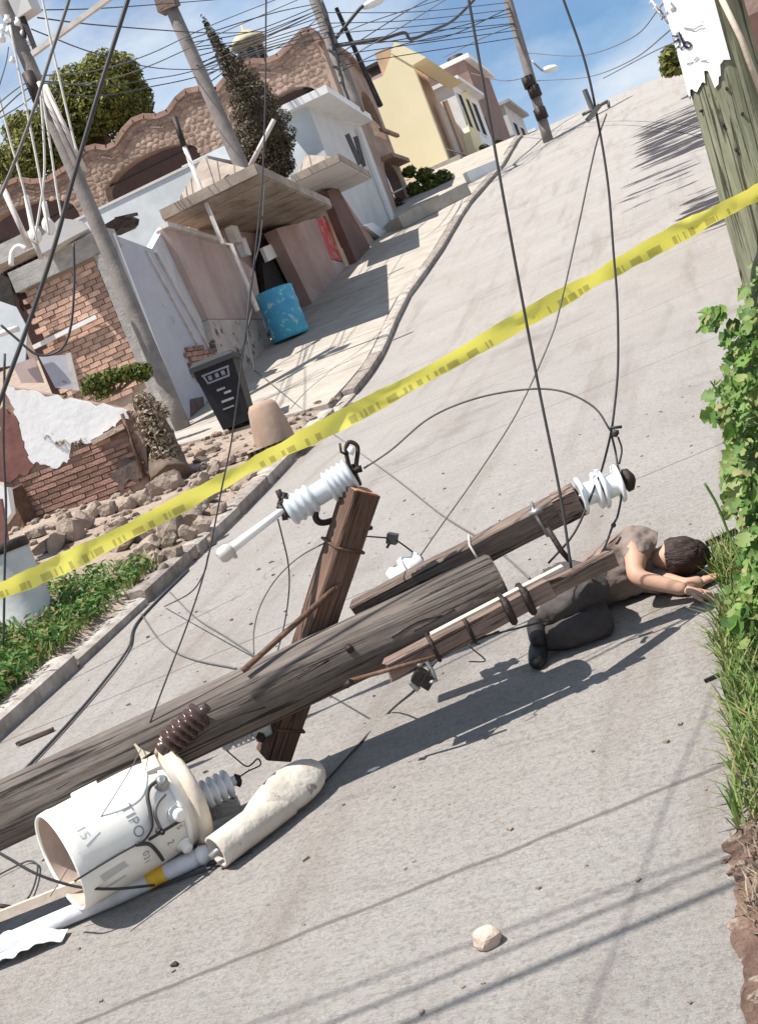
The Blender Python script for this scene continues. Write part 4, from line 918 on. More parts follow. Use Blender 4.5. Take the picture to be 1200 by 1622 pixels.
mb = MB(); mb.bar(at(52, 86, 18.8), at(180, -8, 18.3), .075, .075); mb.build('arm', 'conduit', P1)
mb = MB(); mb.tube(spline([at(40, 60, 18.8), at(36, 30, 18.8), at(38, 16, 18.8)], 5), .03, 6); mb.build('cable_loop', 'cable', P1)
for k_, (a, b) in enumerate((((62, 130), (120, 262)), ((72, 135), (135, 270)))):
    mb = MB(); mb.tube([at(*a, 18.75), at(*b, 18.75)], .04, 6); mb.build('riser_pipe', 'conduit', P1)
mb = MB(); mb.tube([at(44, 116, 18.85), at(62, 160, 18.85)], .1, 8); mb.build('splice_case', 'iron', P1)
P2 = upole('utility_pole', at(382, 262, 28.2), at(266, 0, 28.2), .20, .15, 'concpole', 'brownish utility pole rising behind the canopy left of the cypress', top_ext=.05)
mb = MB(); mb.box(at(266, 4, 28.1), (.46, .34, .34), jit=.04); mb.build('cap', 'palearm', P2)
P3 = upole('utility_pole', at(560, 160, 34.6), at(499, 0, 34.6), .20, .16, 'concpole', 'cable laden utility pole in front of the stone mansion corner', top_ext=1.5, bz_=9.7)
for i in range(6):
    mb = MB(); q = [(505+6*i+random.uniform(-4, 4), 0+i*26, 34.2), (518+5*i, 25+i*22, 34.2), (526+5*i+random.uniform(-3, 3), 60+i*20, 34.2)]
    mb.tube(spline([at(*p) for p in q], 4), .045, 6); mb.build('cable_run', 'cable', P3)
P3b = upole('lamp_post', at(574, 105, 34.8), at(533, 14, 34.8), .085, .06, 'iron', 'thin dark street lamp post leaning beside the mansion pole', top_ext=.02, bz_=9.7)
mb = MB(); mb.tube(spline([at(531, 62, 34.6), at(556, 30, 34.6), at(574, 10, 34.6), at(590, 5, 34.6)], 5), .05, 6); mb.build('lamp_arm', 'cable', P3b)
mb = MB(); mb.blob(at(592, 4, 34.6), (.38, .2, .12), 2, .1, 2); mb.build('lamp_head', 'white', P3b)
P4 = upole('utility_pole', at(868, 224, 38.6), at(804, 0, 38.6), .17, .125, 'concpole', 'slim grey utility pole on the crest of the road', top_ext=3)
for (x, y) in ((837, 130), (846, 145), (856, 180)):
    mb = MB(); mb.tube([at(x-3, y-8, 38.4), at(x+3, y+8, 38.4)], .2, 10); mb.build('band', 'iron', P4)
# street light of the crest pole
sl_ = empty('street_light', at(871, 109, 40), 'white flat street lamp hanging in the sky right of the crest pole', 'street light')
mb = MB(); Mi = frame(at(858, 112, 38.5), at(884, 106, 38.5)-at(858, 112, 38.5)); mb.lathe([(0, .03), (.08, .09), (.25, .12), (.42, .1), (.55, .03)], Mi, 12); mb.build('lamp_head', 'white', sl_)
mb = MB(); mb.tube([at(858, 112, 38.5), at(840, 95, 38.5)], .03, 6); mb.build('arm', 'steel', sl_)

# wooden pole at right with torn posters
Pr0, Pr1 = at(1150, 200, 5.0), None
axb = at(1228, 420, 5.0); axt = at(1062-8+60, 0, 5.0)
rp_ = .148
dirp = (axt-axb).normalized()
bz = axb-dirp*((axb.z-gz(axb.x, axb.y))/dirp.z+.1)
wp_ = empty('wooden_pole', Vector((bz.x, bz.y, gz(bz.x, bz.y))), 'mossy green wooden utility pole wrapped in torn white paper at the right edge', 'utility pole')
ln = (axt+dirp*2.2-bz).length; Mw = frame(bz, dirp, Vector((0, -1, .0)))
mb = MB(); nseg = 60
mb.lathe([(ln*i/nseg, rp_*(1+.02*noise.noise(Vector((i*.3, 0, 0))))) for i in range(nseg+1)], Matrix.Identity(4), 36); 
for i, v in enumerate(mb.v): v.y *= 1+.03*noise.noise(Vector((v.x*.8, v.y*20, v.z*20))); v.z *= 1+.03*noise.noise(Vector((v.x*.8, v.y*20, v.z*20)))
mb.build('shaft', 'mosswood', wp_, Mx=Mw)
# paper: cylinder patch with ragged lower edge (angles measured towards the camera)
Mwi = Mw.inverted()
def angx(x, y):   # pole coords of a pixel on the pole surface (front)
    r = ray(x, y); o = Mwi @ CAM; d = Mwi.to_3x3() @ r; a = d.y*d.y+d.z*d.z; b = 2*(o.y*d.y+o.z*d.z); c = o.y*o.y+o.z*o.z-(rp_+.006)**2
    disc = max(b*b-4*a*c, 0); t = (-b-math.sqrt(disc))/(2*a); q = o+d*t; return q.x, math.atan2(q.z, q.y)
def paper(name, edge_lo, hi_x, a0, a1, rr, material, n=40, m=26):
    vs = []; fs = []
    for i in range(n+1):
        a = a0+(a1-a0)*i/n; lo = edge_lo(i/n)
        for j in range(m+1):
            x = lo+(hi_x-lo)*j/m; r = rr+.003*noise.noise(Vector((x*9, a*5, 3)))+.0015*noise.noise(Vector((x*30, a*14, 1)))
            vs.append(Vector((x, r*math.cos(a), r*math.sin(a))))
    for i in range(n):
        for j in range(m): fs.append((i*(m+1)+j, (i+1)*(m+1)+j, (i+1)*(m+1)+j+1, i*(m+1)+j+1))
    mb = MB(); mb.add(vs, fs, True); return mb
xlo, aL = angx(1094, 136); _, aR = angx(1160, 110)
x_b1 = angx(1125, 128)[0]
if aL < aR: sgn = 1
else: sgn = -1
aL2 = aL-sgn*.9
def lo_edge(t): return x_b1-.0+.035*noise.noise(Vector((t*9, 0, 0)))+(.05 if .66 < t < .74 or t > .86 else 0)+(-.03 if .74 <= t <= .82 else 0)+.012*noise.noise(Vector((t*60, 4, 0)))
pmb = paper('paper', lo_edge, ln, aL2, aR, rp_+.009, 'white'); pap = pmb.build('torn_poster', 'whitewall', wp_, Mx=Mw)
def mark(pts, w, material='blackink'):
    mb = MB(); q = []
    for x, y in pts:
        X, a = angx(x, y); q.append((X, a))
    for (x0, a0), (x1, a1) in zip(q[:-1], q[1:]):
        da, dx = (a1-a0)*rp_, x1-x0; l = math.hypot(da, dx) or 1; nx, na = -da/l*w, dx/l*w/rp_; rr = rp_+.0145
        mb.add([Vector((X, rr*math.cos(a), rr*math.sin(a))) for X, a in ((x0-nx*0+nx, a0+na), (x0-nx, a0-na), (x1-nx, a1-na), (x1+nx, a1+na))], [(0, 1, 2, 3)])
    return mb.build('handwriting', material, wp_, Mx=Mw)
mark([(1058, 56), (1063, 70)], .008)
mark([(1063, 43), (1067, 56), (1076, 57)], .003); mark([(1067, 56), (1070, 66), (1077, 62), (1078, 72), (1071, 78), (1067, 84)], .0045)
mark([(1077, 50), (1086, 74), (1094, 76), (1096, 70), (1089, 66), (1083, 70)], .0045); mark([(1068, 84), (1082, 76), (1086, 70)], .004)
mark([(1084, 44), (1100, 47), (1108, 42), (1114, 41)], .003, 'greyink'); mark([(1078, 106), (1092, 100), (1120, 96)], .003, 'greyink')
mark([(1040, 24), (1047, 26), (1060, 17)], .004, 'greyink'); mark([(1064, 4), (1070, 12), (1064, 16)], .006, 'greyink'); mark([(1100, 96), (1107, 90)], .004, 'greyink')
# shreds at the upper left of the paper
for k_ in range(6):
    x, y = 1030+k_*4+random.uniform(-3, 3), 6+k_*5; a = at(x, y, 4.95); b = at(x+10, y+6, 4.9); 
    mb = MB(); mb.tube(spline([a, a.lerp(b, .5)+Vector((0, 0, .02)), b], 3), .004, 5); mb.build('paper_shred', 'greyink' if k_ % 2 else 'white', wp_)
mb = MB(); mb.tube([at(1138, -10, 4.84), at(1172, 60, 4.84), at(1212, 170, 4.84)], .012, 8); mb.build('ground_wire_cover', 'slat', wp_)
for (x, y) in ((1109, 176), (1144, 198), (1175, 180), (1164, 237), (1150, 140)):
    X, a = angx(x, y); mb = MB(); mb.lathe([(0, .007), (.012, .006)], Mw @ Matrix.Translation((X, (rp_-.002)*math.cos(a), (rp_-.002)*math.sin(a))) @ Matrix.Rotation(a, 4, 'X') @ Matrix.Rotation(math.pi/2, 4, 'Z'), 8); mb.build('nail', 'iron', wp_)

# ================================================================== FALLEN POLE
T, L0 = at(792, 920, 4.42), at(0, 1293, 4.36)
dp = (T-L0).normalized(); ext = 2.9
B0 = L0-dp*ext
fp = empty('fallen_pole', Vector((B0.x, B0.y, gz(B0.x, B0.y))), 'fallen grey weathered wooden utility pole lying across the road on its crossarms', 'utility pole')
lnp = (T-B0).length; Mp = frame(B0, T-B0)
mb = MB(); nseg = 90; prf = []
for i in range(nseg+1):
    t = i/nseg; r = .124-.012*t; prf.append((lnp*t, r))
prf[-1] = (lnp, .104); prf.insert(-1, (lnp-.012, .1115)); mb.lathe(prf, Matrix.Identity(4), 48)
for v in mb.v:
    q = Vector((v.x*1.1, v.y*16, v.z*16)); k = 1+.05*noise.noise(q)+.02*noise.noise(q*2.3)+.025*noise.noise(Vector((v.x*.7, v.y*5, v.z*5)))
    v.y *= k; v.z *= k
mb.build('shaft', 'polewood', fp, Mx=Mp)
# long drying cracks
def on_pole(x, y, r=.118):
    r_ = ray(x, y); Mi = Mp.inverted(); o = Mi @ CAM; d = Mi.to_3x3() @ r_
    a = d.y*d.y+d.z*d.z; b = 2*(o.y*d.y+o.z*d.z); c = o.y*o.y+o.z*o.z-r*r; t = (-b-math.sqrt(max(b*b-4*a*c, 0)))/(2*a); return CAM+r_*t
for pts in (((620, 1010), (660, 985), (700, 975)), ((300, 1175), (360, 1140), (420, 1120)), ((90, 1250), (150, 1215)), ((470, 1075), (520, 1045)), ((655, 1000), (720, 965))):
    mb = MB(); mb.tube(spline([on_pole(*p, .1135) for p in pts], 4), .0035, 5); mb.build('drying_crack', 'iron', fp)
def arm(name, p, q, w, h, ang, material, parent, jag=0.0, n=14):
    d = q-p; Mx = frame(p, d) @ Matrix.Rotation(ang, 4, 'X'); ln_ = d.length; mb = MB(); vs = []; c = .008
    sec = [(-w/2+c, -h/2), (w/2-c, -h/2), (w/2, -h/2+c), (w/2, h/2-c), (w/2-c, h/2), (-w/2+c, h/2), (-w/2, h/2-c), (-w/2, -h/2+c)]
    for i in range(n+1):
        for k_, (a, b) in enumerate(sec):
            x = ln_*i/n; e = .004*noise.noise(Vector((x*4, a*30, b*30)))
            if jag and i in (0, n): x += random.uniform(-jag, jag)
            vs.append(Vector((x, a+e, b+e)))
    fs = [(i*8+k_, i*8+(k_+1) % 8, (i+1)*8+(k_+1) % 8, (i+1)*8+k_) for i in range(n) for k_ in range(8)]
    mb.add(vs, fs); mb.add(vs[:8], [tuple(range(7, -1, -1))]); mb.add(vs[-8:], [tuple(range(8))])
    return mb.build(name, material, parent, Mx=Mx), Mx
# upright crossarm
ub, ut = at(434, 1196, 4.60), at(572, 776, 4.42)
ua, Mu = arm('crossarm', ub, ut, .105, .115, R_(38), 'armwood', fp)
ua['label'] = 'upright brown crossarm'
mb = MB(); lu = (ut-ub).length; mb.add([Mu @ Vector((lu+.004, y, z)) for y, z in ((-.045, -.05), (.045, -.05), (.045, .05), (-.045, .05))]+[Mu @ Vector((lu-.01, y, z)) for y, z in ((-.045, -.05), (.045, -.05), (.045, .05), (-.045, .05))], [(0, 1, 2, 3), (7, 6, 5, 4), (0, 4, 5, 1), (1, 5, 6, 2), (2, 6, 7, 3), (3, 7, 4, 0)]); mb.build('split_end', 'freshwood', ua)
def band(mx, x, w, h, r=.006, mtl='rust', parent=None):
    mb = MB(); w2, h2 = w/2+.004, h/2+.004; pts = [mx @ Vector((x, a, b)) for a, b in ((-w2, -h2), (w2, -h2), (w2, h2), (-w2, h2), (-w2, -h2))]
    mb.tube(pts, r, 6); return mb.build('strap', mtl, parent)
for x in (lu-.22, .13): band(Mu, x, .105, .115, .006, 'rust', ua)
mb = MB(); mb.tube([at(528, 838, 4.46), at(548, 858, 4.45), at(556, 866, 4.45)], .008, 6); mb.build('bolt', 'steel', ua)
mb = MB(); mb.tube([at(540, 858, 4.46), at(575, 838, 4.47), at(588, 836, 4.5)], .009, 6); mb.build('bolt', 'iron', ua)
mb = MB(); mb.tube([at(428, 1148, 4.58), at(440, 1168, 4.57)], .008, 6); mb.tube([at(440, 1160, 4.58), at(478, 1152, 4.6)], .008, 6); mb.build('bolt', 'iron', ua)
# rear arm
ra0, ra1 = at(566, 972, 4.70), at(914, 791, 4.50)
ra, Mr = arm('crossarm', ra0, ra1, .085, .105, R_(14), 'greyarm', fp, .006); ra['label'] = 'grey crossarm behind the pole head'
lr = (ra1-ra0).length
band(Mr, lr-.16, .085, .105, .007, 'steel', ra); band(Mr, lr*.55, .085, .105, .005, 'conduit', ra)
mb = MB(); mb.bar(Mr @ Vector((lr-.085, 0, 0)), Mr @ Vector((lr+.006, 0, 0)), .089, .109, up=Mr.to_3x3() @ Vector((0, 0, 1))); mb.build('sawn_end', 'palearm', ra)
mb = MB(); mb.tube([at(838, 815, 4.44), at(858, 806, 4.43)], .012, 8); mb.build('bolt', 'steel', ra)
# front arm
fa0, fa1 = at(614, 1062, 4.26), at(868, 930, 4.28)
fa, Mf = arm('crossarm', fa0, fa1, .065, .08, R_(8), 'palearm', fp, .012); fa['label'] = 'pale brown crossarm in front of the pole head'
lf = (fa1-fa0).length
for x in (lf*.28, lf*.5, lf*.74, lf*.86): band(Mf, x, .065, .08, .007 if x < lf*.6 else .014, 'iron', fa)
mb = MB(); mb.bar(Mf @ Vector((lf*.3, .0, .044)), Mf @ Vector((lf*1.12, .0, .044)), .03, .012, up=Mf.to_3x3() @ Vector((0, 0, 1))); mb.build('splinter_strip', 'slat', fa)
arm('broken_end', at(858, 938, 4.285), at(968, 884, 4.44), .06, .062, R_(5), 'palearm', fa, .014)
# rods and braces
def rod(name, pts, r, material, parent, n=8):
    mb = MB(); mb.tube([at(*p) for p in pts], r, n); return mb.build(name, material, parent)
rod('brace', [(384, 1063, 4.30), (530, 932, 4.42)], .011, 'rust', fp)
rod('brace', [(530, 932, 4.42), (556, 912, 4.5)], .011, 'rust', fp)
rod('brace', [(555, 1078, 4.24), (612, 1062, 4.2), (690, 1040, 4.18)], .008, 'rust', fp)
rod('brace', [(866, 836, 4.42), (888, 872, 4.42), (902, 888, 4.42)], .011, 'iron', fp)
rod('bolt', [(548, 1086, 4.24), (556, 1080, 4.22)], .012, 'iron', fp)
rod('bolt', [(551, 1024, 4.30), (555, 1030, 4.28)], .014, 'iron', fp)

# insulator helper
def ribs(x0, x1, n, r, r2):
    out_ = [(x0, r2*.8)]
    for i in range(n):
        a = x0+(x1-x0)*i/n; w = (x1-x0)/n
        out_ += [(a+w*.1, r2), (a+w*.35, r*.96), (a+w*.5, r), (a+w*.65, r*.96), (a+w*.9, r2)]
    return out_+[(x1, r2*.8)]
# fuse cutout on the upright crossarm
ca, cb_ = at(456, 812, 4.44), at(560, 748, 4.44); Mc = frame(ca, cb_-ca); lc = (cb_-ca).length
fc = empty('fuse_cutout', ca, 'grey white ribbed porcelain fuse cutout clamped near the top of the upright crossarm', 'fuse cutout')
mb = MB(); mb.lathe(ribs(.0, lc*.40, 4, .060, .051)+[(lc*.43, .043), (lc*.58, .043)]+ribs(lc*.60, lc*.98, 5, .064, .055), Mc, 24); mb.build('porcelain_body', 'porcelain', fc)
mb = MB(); mb.tube(spline([at(502, 800, 4.44), at(500, 820, 4.46), at(512, 828, 4.48), at(545, 818, 4.5)], 6), .013, 8); mb.build('bracket', 'iron', fc)
mb = MB()
for q in ([(452, 780), (446, 800)], [(440, 776), (448, 795)], [(440, 800), (462, 818)], [(445, 788), (462, 792), (458, 820)], [(450, 812), (452, 824)]): mb.tube([at(x, y, 4.42) for x, y in q], .012, 6)
mb.blob(at(452, 800, 4.43), (.035, .03, .04), 3, .3, 1, flat=True); mb.build('lower_clip', 'iron', fc)
mb = MB()
mb.tube(spline([at(562, 762, 4.44), at(552, 735, 4.44), at(548, 712, 4.44), at(553, 700, 4.44), at(566, 708, 4.44), at(564, 735, 4.44), at(562, 760, 4.44)], 5), .009, 6)
mb.bar(at(552, 738, 4.44), at(566, 770, 4.46), .035, .02); mb.tube([at(538, 702, 4.42), at(540, 716, 4.42), at(548, 720, 4.43)], .005, 6)
mb.tube([at(560, 745, 4.44), at(573, 742, 4.44)], .014, 6); mb.build('upper_contact', 'iron', fc)
mb = MB(); mb.blob(at(556, 714, 4.43), (.014, .014, .02), 1, .1, 1); mb.build('contact_knob', 'porcelainw', fc)
ta, tb = at(448, 808, 4.42), at(368, 868, 4.36)
mb = MB(); mb.tube([ta, tb], [.013, .02], 12); mb.build('fuse_tube', 'white', fc)
mb = MB(); mb.lathe([(0, .02), (.02, .03), (.045, .03), (.06, .02)], frame(tb, tb-ta), 12); mb.tube([tb, tb+Vector((.0, 0, -.04))], .007, 6); mb.build('tube_cap', 'conduit', fc)
# spool insulators at the end of the rear arm
sa, sb = at(908, 790, 4.48), at(988, 762, 4.48); Ms = frame(sa, sb-sa); ls = (sb-sa).length
si = empty('spool_insulator', sa, 'shiny white pair of porcelain spool insulators at the right end of the grey crossarm', 'insulator')
mb = MB(); mb.lathe([(-.03, .009), (ls*.95, .009)], Ms, 10); mb.build('rod', 'steel', si)
def bell(c, R2, s=1): return [(c-.002, .016), (c-.001, R2*.5), (c-.006, R2*.9), (c-.002, R2), (c+.006, R2*.99), (c+.010, R2*.9), (c+.011, R2*.66), (c+.016, R2*.6), (c+.05, R2*.58), (c+.056, R2*.64), (c+.058, R2*.9), (c+.063, R2*.97), (c+.070, R2*.94), (c+.073, R2*.6), (c+.076, .02)]
mb = MB(); mb.lathe(bell(ls*.14, .074), Ms, 26); mb.build('spool', 'porcelainw', si)
mb = MB(); mb.lathe(bell(ls*.56, .078), Ms, 26); mb.build('spool', 'porcelainw', si)
mb = MB(); mb.lathe([(ls*.98, .03), (ls*1.02, .045), (ls*1.12, .042), (ls*1.2, .015)], Ms, 14); mb.build('end_cap', 'iron', si)
mb = MB(); mb.blob(at(989, 758, 4.5), (.018, .018, .022), 1, .1, 1); mb.build('end_knob', 'porcelainw', si)
# white insulators behind the rear arm
wi = empty('pin_insulator', at(650, 900, 4.78), 'white broken pin insulator lying behind the grey crossarm', 'insulator')
Mi = frame(at(632, 916, 4.74), at(668, 884, 4.74)-at(632, 916, 4.74))
mb = MB(); mb.lathe([(-.03, .02), (-.028, .052), (0, .058), (.012, .045), (.03, .04), (.04, .06), (.06, .064), (.07, .05), (.09, .034), (.11, .045), (.12, .03)], Mi, 22); mb.build('bell', 'porcelainw', wi)
mb = MB(); mb.blob(at(664, 890, 4.72), (.022, .02, .03), 4, .3, 1, flat=True); mb.tube([at(658, 878, 4.72), at(672, 900, 4.72)], .01, 6); mb.build('clamp', 'iron', wi)
mb = MB(); mb.box(at(621, 853, 4.72), (.04, .035, .04), Matrix.Rotation(.5, 3, 'Y')); mb.tube([at(612, 868, 4.72), at(618, 858, 4.72)], .006, 5); tag(mb.build('wire_clamp', 'cable'), 'small dark wire clamp hanging left of the white pin insulator', 'clamp')
# dark clamp below the front arm
uc = empty('arm_clamp', at(668, 1072, 4.24), 'dark steel clamp hanging below the pale front crossarm above its shadow', 'clamp')
mb = MB(); mb.bar(at(656, 1066, 4.24), at(684, 1082, 4.24), .06, .05); mb.build('body', 'iron', uc)
mb = MB(); mb.tube(spline([at(662, 1056, 4.22), at(672, 1046, 4.22), at(682, 1060, 4.22), at(690, 1080, 4.22)], 4), .009, 6); mb.build('hook', 'steel', uc)
mb = MB(); mb.tube([at(650, 1080, 4.23), at(662, 1092, 4.24)], .012, 6); mb.blob(at(684, 1080, 4.2), (.012, .012, .008), 1, .1, 1); mb.build('bolt', 'steel', uc)
# ribbed insulators visible below the pole
lo_ = empty('small_insulator', at(380, 1165, 4.55), 'small grey ribbed insulator showing below the pole beside the upright crossarm', 'insulator')
Mi = frame(at(350, 1180, 4.5), at(424, 1146, 4.55)-at(350, 1180, 4.5))
mb = MB(); mb.lathe([(0, .02), (.01, .03), (.03, .03)]+ribs(.04, .12, 4, .036, .024)+[(.13, .042), (.19, .046), (.2, .02)], Mi, 16); mb.build('body', 'porcelain', lo_)
mb = MB(); mb.blob(at(413, 1168, 4.5), (.02, .02, .02), 3, .3, 1, flat=True); mb.build('clip', 'iron', lo_)

# ------------------------------------------------------------------ transformer
ta, tb = at(97, 1366, 4.08), at(274, 1268, 4.32); Mt = frame(ta, tb-ta); lt = (tb-ta).length
rt = .178
tr = empty('transformer', ta-Vector((0, 0, rt)), 'cream white cylindrical pole transformer marked TIPO lying against the fallen pole', 'transformer', Mx=Mt)
mb = MB(); mb.lathe([(.085, rt*.5), (.085, rt-.012), (-.0, rt-.012), (-.006, rt-.004), (0, rt), (.03, rt+.003), (.05, rt), (lt*.5, rt+.001), (lt, rt)], Mt, 56); mb.build('tank', 'tank', tr)
mb = MB(); mb.lathe([(.003, rt-.0135), (.084, rt-.0135)], Mt, 56, cap=False); mb.build('base_recess', 'tankinside', tr)
mb = MB(); mb.lathe([(.086, 0.001), (.086, rt-.012)], Mt, 40, cap=False); mb.build('base_plate', 'tankinside', tr)
mb = MB(); mb.lathe([(lt-.005, rt), (lt, rt+.022), (lt+.012, rt+.028), (lt+.03, rt+.028), (lt+.042, rt+.02), (lt+.055, rt*.9), (lt+.07, rt*.5), (lt+.075, .001)], Mt, 56, cap=False); mb.build('lid', 'tankedge', tr)
mb = MB(); mb.lathe([(lt-.05, rt+.001), (lt-.048, rt+.007), (lt-.03, rt+.007), (lt-.028, rt+.001)], Mt, 56, cap=False); mb.build('lid_band', 'tank', tr)
# mounting lug towards the pole
mb = MB(); mb.bar(at(120, 1270, 4.26), at(160, 1248, 4.28), .08, .07); mb.build('mounting_lug', 'tank', tr)
mb = MB(); mb.bar(at(236, 1198, 4.28), at(222, 1178, 4.3), .06, .05); mb.build('mounting_lug', 'tankedge', tr)
# helper: point on the drum under a pixel
Mti = Mt.inverted()
def on_drum(x, y, r=None):
    r = r or rt; q = ray(x, y); o = Mti @ CAM; d = Mti.to_3x3() @ q
    a = d.y*d.y+d.z*d.z; b = 2*(o.y*d.y+o.z*d.z); c = o.y*o.y+o.z*o.z-r*r; t = (-b-math.sqrt(max(b*b-4*a*c, 0)))/(2*a); h = o+d*t
    return h.x, math.atan2(h.z, h.y)
def drum_patch(pts, material, name, off=.002, n=10):   # four corners in pixels, bent on the drum
    q = [on_drum(*p) for p in pts]; vs = []; fs = []
    for i in range(n+1):
        for j in range(n+1):
            u, v = i/n, j/n
            X = (q[0][0]*(1-u)+q[1][0]*u)*(1-v)+(q[3][0]*(1-u)+q[2][0]*u)*v; A_ = (q[0][1]*(1-u)+q[1][1]*u)*(1-v)+(q[3][1]*(1-u)+q[2][1]*u)*v
            if i == n: X += .006*math.sin(v*26)
            vs.append(Vector((X, (rt+off)*math.cos(A_), (rt+off)*math.sin(A_))))
    fs = [(i*(n+1)+j, (i+1)*(n+1)+j, (i+1)*(n+1)+j+1, i*(n+1)+j+1) for i in range(n) for j in range(n)]
    mb = MB(); mb.add(vs, fs, True); return mb.build(name, material, tr, Mx=Mt)
drum_patch([(136, 1340), (158, 1318), (194, 1346), (152, 1372)][::1], 'greylabel', 'stencil_patch')
drum_patch([(158, 1388), (196, 1364), (203, 1371), (166, 1396)], 'greylabel', 'stencil_patch')
sg = None
def drum_text(txt, x, y, size, material='greyink', rot=0.0):
    """painted lettering bent onto the tank: upright when the tank stands on its base"""
    cu2 = bpy.data.curves.new('lettering', 'FONT'); cu2.body = txt; cu2.size = size; cu2.align_x = 'CENTER'; cu2.align_y = 'CENTER'; cu2.space_character = 1.12; cu2.offset = 0
    ob = bpy.data.objects.new('tmp', cu2); COL.objects.link(ob); dg = bpy.context.evaluated_depsgraph_get(); me = bpy.data.meshes.new_from_object(ob.evaluated_get(dg)); COL.objects.unlink(ob); bpy.data.objects.remove(ob)
    bm = bmesh.new(); bm.from_mesh(me); bmesh.ops.triangulate(bm, faces=bm.faces); bmesh.ops.subdivide_edges(bm, edges=[e for e in bm.edges if e.calc_length() > .02], cuts=3); bm.to_mesh(me); bm.free()
    X0, A0_ = on_drum(x, y); A1_ = on_drum(x+2, y+6)[1]; s = 1 if A1_ > A0_ else -1
    vs = []
    for v in me.vertices:
        a, b = v.co.x*math.cos(rot)-v.co.y*math.sin(rot), v.co.x*math.sin(rot)+v.co.y*math.cos(rot)
        A_ = A0_+s*a/rt; vs.append(Vector((X0+b, (rt+.0022)*math.cos(A_), (rt+.0022)*math.sin(A_))))
    mb = MB(); mb.add(vs, [tuple(p.vertices) for p in me.polygons]); bpy.data.meshes.remove(me)
    return mb.build('lettering', material, tr, Mx=Mt)
drum_text('TIPO', 211, 1300, .052)
drum_text('15', 130, 1318, .045, 'greylabel')
drum_text('5', 284, 1310, .03); drum_text('2', 270, 1334, .036); drum_text('031', 232, 1358, .034)
# hoses and bolts on the side
def hose(pts, r, material='cable'):
    q = [on_drum(x, y, rt+.02) for x, y in pts]; P_ = [Mt @ Vector((X, (rt+.02)*math.cos(a), (rt+.02)*math.sin(a))) for X, a in q]
    mb = MB(); mb.tube(spline(P_, 5), r, 8); mb.build('lead_wire', material, tr)
hose([(254, 1234), (238, 1246), (234, 1262), (238, 1285), (240, 1310), (228, 1330), (216, 1338)], .007)
hose([(262, 1258), (250, 1272), (246, 1290), (254, 1312)], .006, 'cablegrey')
hose([(216, 1338), (236, 1337), (250, 1350), (258, 1362)], .007)
hose([(216, 1338), (190, 1352), (150, 1376), (118, 1396)], .004)
hose([(236, 1330), (276, 1306), (290, 1298)], .006)
for (x, y, r, mt_) in ((256, 1242, .022, 'steel'), (280, 1290, .026, 'tank'), (291, 1336, .022, 'tank'), (252, 1316, .010, 'iron')):
    X, a = on_drum(x, y); Mi = Mt @ Matrix.Translation((X, rt*math.cos(a), rt*math.sin(a))) @ Matrix.Rotation(a, 4, 'X') @ Matrix.Rotation(math.pi/2, 4, 'Z')
    mb = MB(); mb.lathe([(0, r*1.3), (.006, r*1.3), (.008, r*.9), (.03, r*.9), (.036, r*.5)], Mi, 14); mb.build('terminal', mt_, tr)
mb = MB(); X, a = on_drum(240, 1212)
for k_ in range(1): pass
p = [on_drum(236, 1204, rt+.004), on_drum(244, 1222, rt+.004)]; P_ = [Mt @ Vector((X, (rt+.006)*math.cos(a), (rt+.006)*math.sin(a))) for X, a in p]; mb.bar(P_[0], P_[1], .05, .02); mb.build('lifting_lug', 'tankedge', tr)
# bushings on the lid
def bushing(p, q, n, r, r2, material, nm):
    Mi = frame(p, q-p); l = (q-p).length; mb = MB(); mb.lathe([(-.02, r2*1.3), (0, r2*1.3)]+ribs(.01, l*.9, n, r, r2)+[(l*.95, r2*.6), (l*1.05, r2*.6)], Mi, 22)
    return mb.build(nm, material, tr)
bushing(at(262, 1182, 4.26), at(326, 1122, 4.24), 6, .052, .026, 'brownglaze', 'high_voltage_bushing')
mb = MB(); mb.tube([at(250, 1192, 4.3), at(270, 1170, 4.27)], .034, 12); mb.build('bushing_collar', 'tankedge', tr)
bb = bushing(at(306, 1268, 4.34), at(372, 1236, 4.42), 5, .056, .030, 'porcelainw', 'low_voltage_bushing')
mb = MB(); mb.blob(at(376, 1236, 4.42), (.02, .02, .024), 4, .4, 1, flat=True); mb.build('bushing_clamp', 'iron', tr)
# nameplate-like block under the bushing
mb = MB(); mb.box(at(352, 1282, 4.40), (.13, .04, .05), Matrix.Rotation(.3, 3, 'Z')); tag(mb.build('cast_block', 'steel'), 'small grey cast block lying under the ribbed bushing', 'block')

# ------------------------------------------------------------------ street lamp head on the road
g0, g1 = ground(372, 1366), ground(516, 1258); ax = (g1-g0)
lh_ = empty('fallen_street_lamp', g0, 'aged cream street lamp head lying on the road with its socket end open', 'street lamp')
Ml = frame(g0-ax.normalized()*.05+Vector((0, 0, .07)), ax); ll = ax.length+.06
secs = []
for i in range(13):
    t = i/12; secs.append((t*ll*.72, .060-.012*smooth(.6, 1, t)-(.03 if i == 12 else 0), .060-.014*smooth(.5, 1, t)-(.03 if i == 12 else 0), -.012*smooth(.5, 1, t)))
mb = MB(); n = 24; vs = []
for (x, w, h, zo) in secs:
    for k_ in range(n):
        a = 2*math.pi*k_/n; vs.append(Ml @ Vector((x, w*math.cos(a), h*math.sin(a)+zo)))
fs = [(i*n+k_, i*n+(k_+1) % n, (i+1)*n+(k_+1) % n, (i+1)*n+k_) for i in range(len(secs)-1) for k_ in range(n)]
inner = [Ml @ Vector((x, .05*math.cos(2*math.pi*k_/n), .048*math.sin(2*math.pi*k_/n))) for x in (0, .12) for k_ in range(n)]; N = len(vs)
fs += [(k_, N+k_, N+(k_+1) % n, (k_+1) % n) for k_ in range(n)]+[(N+k_, N+n+k_, N+n+(k_+1) % n, N+(k_+1) % n) for k_ in range(n)]
